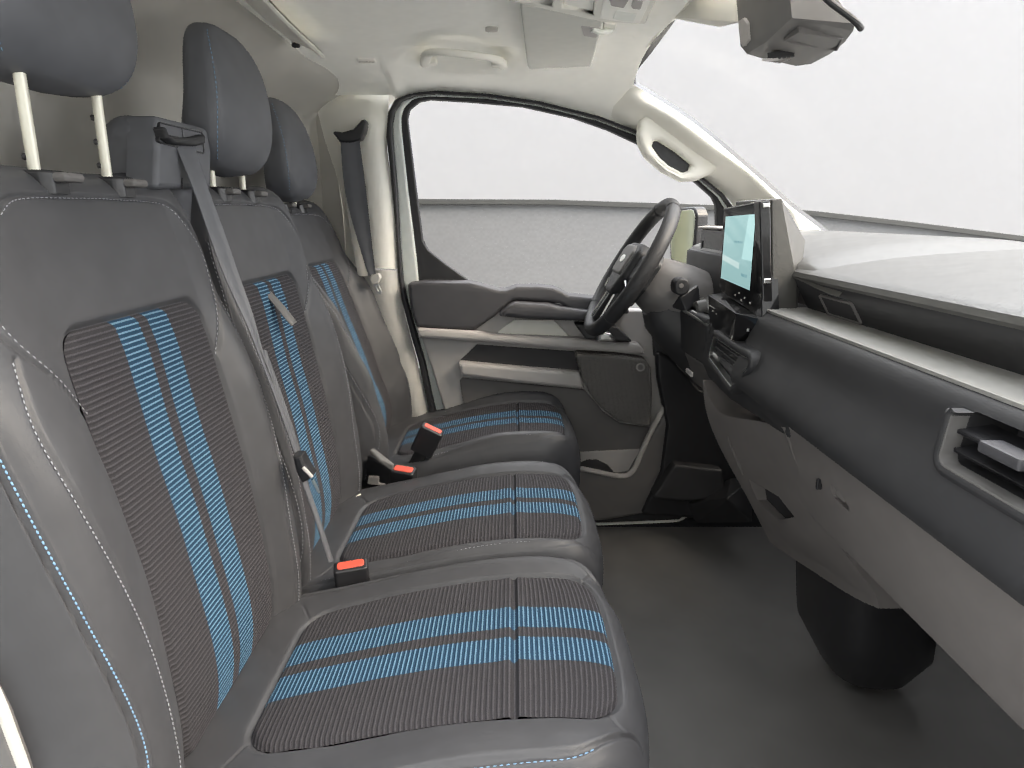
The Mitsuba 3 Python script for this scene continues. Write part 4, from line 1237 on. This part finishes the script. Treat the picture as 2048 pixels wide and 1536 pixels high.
scene[key]['emitter'] = {'type': 'area', 'radiance': proc(ui_color)}
for u, v in ((1478, 586), (1489, 596), (1470, 590), (1500, 606), (1482, 600)):
    part(ts, 'icon', box(atx(u, v, X0 - .0005), (.0015, .005, .004), .0004), 'grey_plastic')
hs_ = [at(1545, 402, 1.295), at(1561, 400, 1.295), at(1590, 558, 1.292), at(1589, 632, 1.29), at(1547, 637, 1.285)]
fac = [at(1607, 482, 1.36), at(1596, 540, 1.34)]
farp = [p + [0, .20, 0] for p in hs_]
part(ts, 'housing', bulk(hs_ + fac + farp, .003), 'pad_plastic', smooth=22)
part(ts, 'side_bezel', slab_px([(1519, 403), (1541, 401), (1546, 634), (1526, 639)], 1.272, 1.30, .003, .002), 'gloss_black')
for (u, v, h) in ((1534, 411, 9), (1536, 562, 9)):
    part(ts, 'side_button', slab_px([(u - 8, v - h / 2), (u + 7, v - h / 2 - 1), (u + 7, v + h / 2), (u - 8, v + h / 2 + 1)], 1.266, 1.28, .002, .001), 'silver')

# instrument display behind the wheel
idp = thing('instrument_display', 'slim dark instrument display behind the steering wheel', 'screen')
io = [(1.70, .802), (2.0, .802), (2.0, .962), (1.70, .962)]
part(idp, 'frame', slab(rnd(io, .01), .535, .56, .003, 'x'), 'gloss_black')
part(idp, 'hood', slab([(.528, .800), (.56, .800), (.56, .966), (.545, .968), (.548, .81)], 1.995, 2.01, .002), 'grey_plastic')
part(idp, 'hood_top', slab([(.528, .963), (.57, .966), (.57, .972), (.528, .969)], 1.68, 2.01, .002), 'grey_plastic')
part(idp, 'side_bar', slab([(1.972, .815), (1.985, .815), (1.985, .93), (1.972, .93)], .532, .54, .001, 'x'), 'satin_black')
for i in range(4):
    part(idp, 'icon', box((.534, 1.95 - i * .02, .818), (.002, .006, .005), .0005), 'light_lens')

# ------------------------------------------------------------------ driver side of the dash
part(ds, 'knee_panel', bulk([(.446, 1.55, .765), (.446, 2.04, .745), (.452, 1.55, .672), (.452, 2.04, .652), (.56, 1.55, .78), (.56, 2.04, .78), (.56, 1.55, .66), (.56, 2.04, .65)], .010), 'dark_plastic', smooth=28)
part(ds, 'knee_trim', tube([at(1371, 621, 1.73) - [.004, 0, 0], at(1418, 650, 1.54) - [.004, 0, 0]], .0035, 8), 'silver')
part(ds, 'knee_trim', tube([at(1384, 622, 1.70), at(1419, 643, 1.55)], .003, 8), 'grey_plastic')
part(ds, 'fuse_panel', bulk([(.462, 1.545, .655), (.462, 2.03, .640), (.505, 1.545, .565), (.505, 2.03, .56), (.62, 1.545, .64), (.62, 2.03, .64), (.62, 1.545, .57), (.62, 2.03, .57)], .008), 'grey_dark_plastic', smooth=28)
part(ds, 'driver_shelf', bulk([(.46, 1.54, .785), (.46, 2.05, .775), (.60, 1.30, .815), (.60, 2.05, .80), (.60, 1.54, .76)], .008), 'pad_plastic', smooth=28)
part(ds, 'highlight_strip', box(at(1384, 745, 1.60) - [.006, 0, 0], (.006, .05, .012), .002, rot([1, 0, 0], 0)), 'grey_plastic')  # pale strip standing in for the bright highlight on the fuse panel
part(ds, 'end_panel', slab_px([(1306, 560), (1420, 560), (1480, 640), (1480, 800), (1400, 800), (1346, 725), (1310, 715), (1308, 676)], 2.06, 2.09, .006, .004), 'dark_plastic')

kp = thing('kick_panel', 'dark footwell side panel and footrest beyond the pedals', 'panel')
part(kp, 'panel', slab_px([(1312, 700), (1346, 720), (1400, 780), (1500, 800), (1520, 1010), (1398, 1038), (1282, 1030), (1322, 945), (1334, 850), (1316, 760)], 2.03, 2.06, .01, .01), 'satin_black')
part(kp, 'footrest', slab_px([(1346, 934), (1352, 930), (1445, 940), (1452, 998), (1366, 1003), (1310, 998), (1308, 992)], 1.99, 2.05, .008, .006), 'dark_plastic')
part(kp, 'ramp', bulk([at(1455, 998, 1.90), at(1396, 1042, 2.03), at(1500, 1040, 1.92), at(1462, 960, 2.02), at(1370, 1010, 2.05), at(1500, 960, 2.0)], .006), 'dark_plastic')
part(kp, 'inner_wing', slab([(.66, -.05), (1.3, -.05), (1.3, .92), (.66, .80)], 2.10, 2.12, .004), 'satin_black')
bk = thing('firewall', 'dark front wall of the footwell', 'wall')
scene[bk] = ply(slab([(.40, 0), (2.12, 0), (2.12, .93), (.40, .93)], 1.10, 1.13, .004, 'x'), 'satin_black')
bd_ = thing('blower_housing', 'dark rounded blower housing under the dashboard', 'housing')
bc = atz(1755, 1330, .12)
S = []
for q in np.linspace(0, 1, 14):
    r = .115 * (1 - .9 * max(0, .16 - q) / .16 * .35) * (1 + .10 * q)
    c = superell(r, r * 1.25, 2.8, 48)
    S.append(np.stack([.765 + c[:, 0] - .04 * q, 1.33 + c[:, 1], np.full(48, .05 + .50 * q)], 1))
scene[bd_] = ply(loft(S), 'satin_black', smooth=40)
pd = thing('pedal', 'dark pedal hanging in the driver footwell', 'pedal')
part(pd, 'arm', tube(curve([(.78, 1.86, .52), (.80, 1.86, .36), (.76, 1.86, .22)], 20), .009, 8), 'satin_black')
part(pd, 'pad', box((.745, 1.86, .20), (.02, .07, .06), .005, rot([0, 1, 0], -30)), 'rubber')

# ------------------------------------------------------------------ steering wheel and column
al = math.radians(31)
wc = np.array([.316, 1.870, .862])
wn = np.array([-math.cos(al), 0, math.sin(al)])
wu = np.array([math.sin(al), 0, math.cos(al)])
wy = np.array([0, 1.0, 0])
W3 = lambda a, b, h=0.0: wc + a * wy + b * wu + h * wn
sw_ = thing('steering_wheel', 'black leather steering wheel with a small pale oval emblem', 'steering wheel')
aa = np.arange(96) * 2 * math.pi / 96
R = .194
rim = np.array([W3(R * math.cos(t), R * math.sin(t) * .985) for t in aa])
part(sw_, 'rim', sweep(rim, circle(.0175, 16, .0195), up=wn, closed=True), 'wheel_leather')
for t in (1.16, 1.98, 3.9, 5.5):
    c = W3(R * math.cos(t), R * math.sin(t) * .985)
    tan = -math.sin(t) * wy + math.cos(t) * wu
    rad = math.cos(t) * wy + math.sin(t) * wu
    rg = np.array([c + .0184 * math.cos(q) * rad + .0202 * math.sin(q) * wn for q in np.arange(24) * math.pi / 12])
    part(sw_, 'seam', tube(rg, .0008, 5, True, up=tan), 'pocket_dark')
fw = frame(wc, wy, wu, wn)
hub = rnd([(-.095, .045), (-.06, .068), (.06, .068), (.095, .045), (.088, -.03), (.05, -.085), (-.05, -.085), (-.088, -.03)], .02)
part(sw_, 'hub', slab(hub, .024, -.05, .016, fw, steps=5), 'wheel_leather')
part(sw_, 'airbag_cover', slab(rnd([(-.075, .040), (-.05, .056), (.05, .056), (.075, .040), (.066, -.03), (-.066, -.03)], .016), .031, .01, .008, fw, steps=4), 'mid_plastic')
part(sw_, 'emblem', slab(Polygon(superell(.026, .011, 2, 32) + [0, .012]), .0325, .029, .001, fw), 'light_lens', label='pale oval emblem')
for sg in (-1, 1):
    sp = rnd([(sg * .07, .045), (sg * .185, .032), (sg * .185, -.020), (sg * .075, -.035)], .006)
    part(sw_, 'spoke', slab(sp, .008, -.022, .008, fw), 'satin_black')
    part(sw_, 'spoke_trim', tube([W3(sg * .10, -.036, .010), W3(sg * .165, -.055, .006), W3(sg * .155, -.10, .004), W3(sg * .10, -.15, .002)], .003, 8), 'silver')
    sp2 = rnd([(sg * .015, -.07), (sg * .06, -.07), (sg * .075, -.185), (sg * .045, -.185)], .005)
    part(sw_, 'lower_spoke', slab(sp2, .006, -.02, .006, fw), 'satin_black')
    part(sw_, 'lower_trim', tube([W3(sg * .055, -.08, .008), W3(sg * .068, -.165, .007)], .0028, 8), 'silver')
co = thing('steering_column', 'grey steering column shroud with a black control stalk', 'steering column')
S = []
for h, rx, ry, dz in ((-.045, .060, .058, 0), (-.065, .072, .070, 0), (-.09, .080, .078, 0), (-.14, .088, .088, .004), (-.20, .094, .094, .008), (-.26, .10, .10, .012), (-.32, .105, .105, .015)):
    c = superell(rx, ry, 2.6, 48)
    S.append(wc + h * wn + c[:, :1] * wy + (c[:, 1:] + dz) * wu)
part(co, 'shroud', loft(S), 'grey_dark_plastic', smooth=40)
S = []
for h, rx, ry in ((-.10, .055, .03), (-.13, .082, .06), (-.2, .10, .085), (-.30, .12, .11)):
    c = superell(rx, ry, 2.6, 40)
    S.append(wc + h * wn + c[:, :1] * wy + (c[:, 1:] - .055) * wu)
part(co, 'lower_shroud', loft(S), 'dark_plastic', smooth=40)
e0 = at(1360, 572, 1.72)
part(co, 'stalk', tube(curve([e0 + [.015, .10, -.03], e0 + [.004, .05, -.012], e0 + [0, .012, 0]], 16), .009, 10), 'satin_black')
kb = trimesh.creation.cylinder(.019, .04, 28)
kb.apply_transform(rot([1, 0, 0], 90))
part(co, 'stalk_knob', slab(Polygon(superell(.019, .021, 2.4, 32) + [e0[0], e0[2]]), e0[1] - .025, e0[1] + .02, .006, 'y'), 'rubber')
part(co, 'stalk_button', slab(Polygon(superell(.006, .006, 2, 20) + [e0[0] - .003, e0[2] + .003]), e0[1] - .027, e0[1], .001, 'y'), 'grey_dark_plastic')
e1_ = at(1374, 590, 1.70)
part(co, 'stalk_sleeve', bulk([at(1362, 595, 1.72), at(1392, 575, 1.74), at(1395, 600, 1.74), at(1372, 618, 1.72), at(1350, 612, 1.76)], .006), 'satin_black')
part(co, 'collar', sweep(np.array([wc + wn * -.235 + .100 * math.cos(t) * wy + (.100 * math.sin(t) + .01) * wu for t in aa]), circle(.006, 8), up=wn, closed=True), 'satin_black')

# ------------------------------------------------------------------ belt of the near seats, buckles
bt = thing('belt_tower', 'grey belt outlet box standing behind the two near seats', 'belt outlet')
yb0, yb1 = .985, 1.150
S = []
bf = curve([(-.486, .98), (-.485, 1.06), (-.486, 1.10), (-.494, 1.128), (-.507, 1.136), (-.525, 1.135), (-.545, 1.122), (-.556, 1.09), (-.56, 1.0), (-.56, .95), (-.49, .95)], 60, closed=True, k=3)
part(bt, 'cover', slab(bf + [-.012, -.004], yb0, yb1, .02, 'y', both=True, steps=5), 'vinyl_dark')
pf = rnd(yz([(302, 231), (404, 256), (413, 305), (412, 378), (300, 378), (303, 300)], -.487), .006)
part(bt, 'face', slab(pf, -.478, -.52, .008, 'x'), 'vinyl_dark')
up_ = rnd(yz([(318, 243), (404, 264), (408, 308), (380, 302), (316, 286)], -.478), .004)
part(bt, 'outlet_frame', slab(up_.difference(up_.buffer(-.0022)), -.4765, -.482, .0006, 'x'), 'satin_black')
part(bt, 'seam', tube([atx(364, 254, -.4775), atx(366, 276, -.4775)], .0009, 6), 'satin_black')
gd = rnd(yz([(320, 254), (324, 254), (331, 269), (359, 275), (386, 274), (404, 268), (404, 288), (386, 293), (342, 288), (327, 278)], -.472), .003)
part(bt, 'belt_guide', slab(gd, -.466, -.482, .004, 'x'), 'rubber')
part(bt, 'lower_slot', tube([atx(364, 356, -.4775), atx(364, 378, -.4775)], .0009, 6), 'satin_black')
sb = thing('seat_belt', 'dark grey seat belt running down between the two near seats', 'seat belt')
lft = [at(349, 286, 1.035), at(372, 342, 1.035), at(394, 400, 1.035), at(427, 496, 1.04), at(461, 581, 1.04), at(489, 640, 1.04), at(514, 702, 1.04), at(548, 792, 1.04), at(588, 905, 1.045)]
rgt = [at(386, 286, 1.075), at(404, 342, 1.07), at(424, 400, 1.07), at(450, 470, 1.07), at(485, 571, 1.065), at(505, 628, 1.06), at(527, 708, 1.055), at(557, 796, 1.05), at(601, 912, 1.055)]
part(sb, 'webbing', webbing([lft, rgt]), 'vinyl_dark')
part(sb, 'webbing', webbing([[at(600, 955, 1.04), at(632, 1045, 1.04), at(656, 1125, 1.045)], [at(612, 958, 1.05), at(642, 1045, 1.05), at(667, 1122, 1.055)]]), 'vinyl_dark')
part(sb, 'webbing', webbing([[at(520, 700, 1.05), at(556, 796, 1.05), at(590, 905, 1.05)], [at(532, 700, 1.06), at(566, 796, 1.06), at(603, 908, 1.06)]]), 'vinyl_dark')
part(sb, 'tongue_grip', slab_px([(584, 912), (602, 912), (611, 932), (625, 954), (614, 962), (604, 968), (592, 946)], 1.02, 1.045, .005, .002), 'satin_black')
part(sb, 'grip_edge', tube([at(606, 935, 1.018), at(615, 944, 1.016), at(624, 954, 1.018)], .003, 8), 'grey_plastic')
part(sb, 'tongue', slab_px([(622, 962), (627, 960), (640, 985), (637, 988)], 1.03, 1.033, .0006, .0008), 'silver')


def buckle(label, top, axis, width, m='satin_black', h=.085):
    """Belt buckle: a body leaning along its axis with the red button in its top face."""
    k = thing('belt_buckle', label, 'belt buckle')
    axis = np.asarray(axis, float) / np.linalg.norm(axis)
    ex = np.asarray(width, float)
    ex = ex - axis * np.dot(ex, axis)
    ex /= np.linalg.norm(ex)
    ey = np.cross(axis, ex)
    fr = frame(top, ex, ey, axis)
    part(k, 'body', slab(rnd([(-.029, -.017), (.029, -.017), (.029, .017), (-.029, .017)], .006), 0, -h, .004, fr), m)
    part(k, 'stem', slab([(-.016, -.007), (.016, -.007), (.016, .007), (-.016, .007)], -h + .002, -h - .12, .002, fr), 'satin_black')
    part(k, 'button', slab(rnd([(-.023, -.0105), (.023, -.0105), (.023, .0105), (-.023, .0105)], .006), .0018, -.01, .0015, fr), 'red_plastic', label='red release button')
    return k


buckle('near black belt buckle with a red button between the two near seats', at(701, 1129, 1.075), (-.05, -.10, 1.0), (1, .25, -.1))
buckle('black belt buckle with a red button between the middle and farthest seats', at(807, 938, 1.545), (.05, -.30, 1.0), (1, -.1, -.35))
buckle('black belt buckle leaning forward beside the farthest seat cushion', at(866, 857, 1.635), (.5, -.12, 1.0), (1, 0, -.55), 'satin_black', .07)
hb_ = thing('hinge_cover', 'pale lever and dark hinge cover between the middle and farthest seats', 'hinge')
part(hb_, 'lever', bulk([at(743, 903, 1.56), at(747, 901, 1.58), at(784, 930, 1.53), at(783, 936, 1.53), at(760, 920, 1.53)], .005), 'mid_plastic', smooth=25)
part(hb_, 'cover', bulk([at(740, 915, 1.58), at(782, 940, 1.55), at(776, 1010, 1.55), at(735, 1000, 1.58), at(790, 1010, 1.60), at(740, 930, 1.66)], .006), 'satin_black', smooth=25)
part(hb_, 'bracket', slab_px([(737, 954), (757, 955), (757, 968), (770, 970), (768, 973), (734, 968)], 1.52, 1.53, .001, .001), 'grey_dark_plastic')
part(hb_, 'clip', bulk([at(706, 998, 1.47), at(720, 990, 1.48), at(730, 1003, 1.47), at(712, 1006, 1.46)], .003), 'beige_plastic', smooth=25)
part(hb_, 'gap_cover', slab([(-.42, .05), (.05, .05), (.05, .33), (-.42, .36)], 1.50, 1.66, .01, 'y', both=True), 'satin_black')
ps = thing('pull_strap', 'short grey woven pull strap on the middle backrest', 'strap')
ctr = lambda u, v, y, d: at(u, v, y) + [d, 0, 0]
scene[ps] = ply(webbing([[ctr(524, 584, 1.26, .0), ctr(534, 608, 1.255, .012), ctr(548, 634, 1.25, .018), ctr(561, 652, 1.25, .02)], [ctr(541, 583, 1.28, .0), ctr(548, 604, 1.275, .012), ctr(560, 626, 1.27, .018), ctr(572, 644, 1.265, .02)]], 40), 'mid_plastic', smooth=40)

# near side of the body shell
nb = thing('door_sill', 'pale painted body edge at the lower left beside the nearest seat', 'sill')
part(nb, 'edge', slab_px([(-60, 1290), (-14, 1385), (4, 1425), (46, 1540), (64, 1600), (52, 1600), (32, 1540), (-6, 1440), (-70, 1315)], .50, .508, .002, 0), 'bulkhead_panel')
part(nb, 'panel', slab_px([(-400, 900), (-80, 1320), (-24, 1400), (-4, 1440), (34, 1540), (52, 1600), (-400, 1600)], .525, .545, .004, .003), 'mid_plastic')
# near side body ahead of the passenger door: the inner wing and hinge pillar that close the footwell
wg = thing('hinge_pillar', 'painted body side ahead of the open passenger door', 'pillar')
part(wg, 'panel', slab([(.37, -.10), (1.25, -.10), (1.25, .93), (.98, .93), (.60, .66), (.43, .64), (.37, .45)], .395, .375, .004), 'white_paint')
part(wg, 'trim', slab([(.375, -.02), (1.25, -.02), (1.25, .62), (.44, .62), (.375, .44)], .398, .41, .004), 'grey_dark_plastic')

pdr = thing('passenger_door', 'open passenger door folded forward beside the dashboard', 'door')
dv = np.array([.30, -.954, 0]); dn_ = np.array([.954, .30, 0])
fd = frame([.64, .37, 0], dv, [0, 0, 1], dn_)
part(pdr, 'panel', slab([(0, -.10), (1.0, -.10), (1.02, .60), (1.0, .82), (0, .80)], 0, .06, .01, fd, r=.03), 'grey_dark_plastic')
part(pdr, 'skin', slab([(0, -.10), (1.0, -.10), (1.02, .60), (1.0, .82), (0, .80)], .062, .07, .003, fd, r=.03), 'white_paint')
fr_o = rnd([(.02, .80), (1.0, .82), (.98, 1.30), (.55, 1.34), (.2, 1.1)], .03)
part(pdr, 'window_frame', slab(fr_o.difference(fr_o.buffer(-.05)), .01, .06, .006, fd), 'rubber')
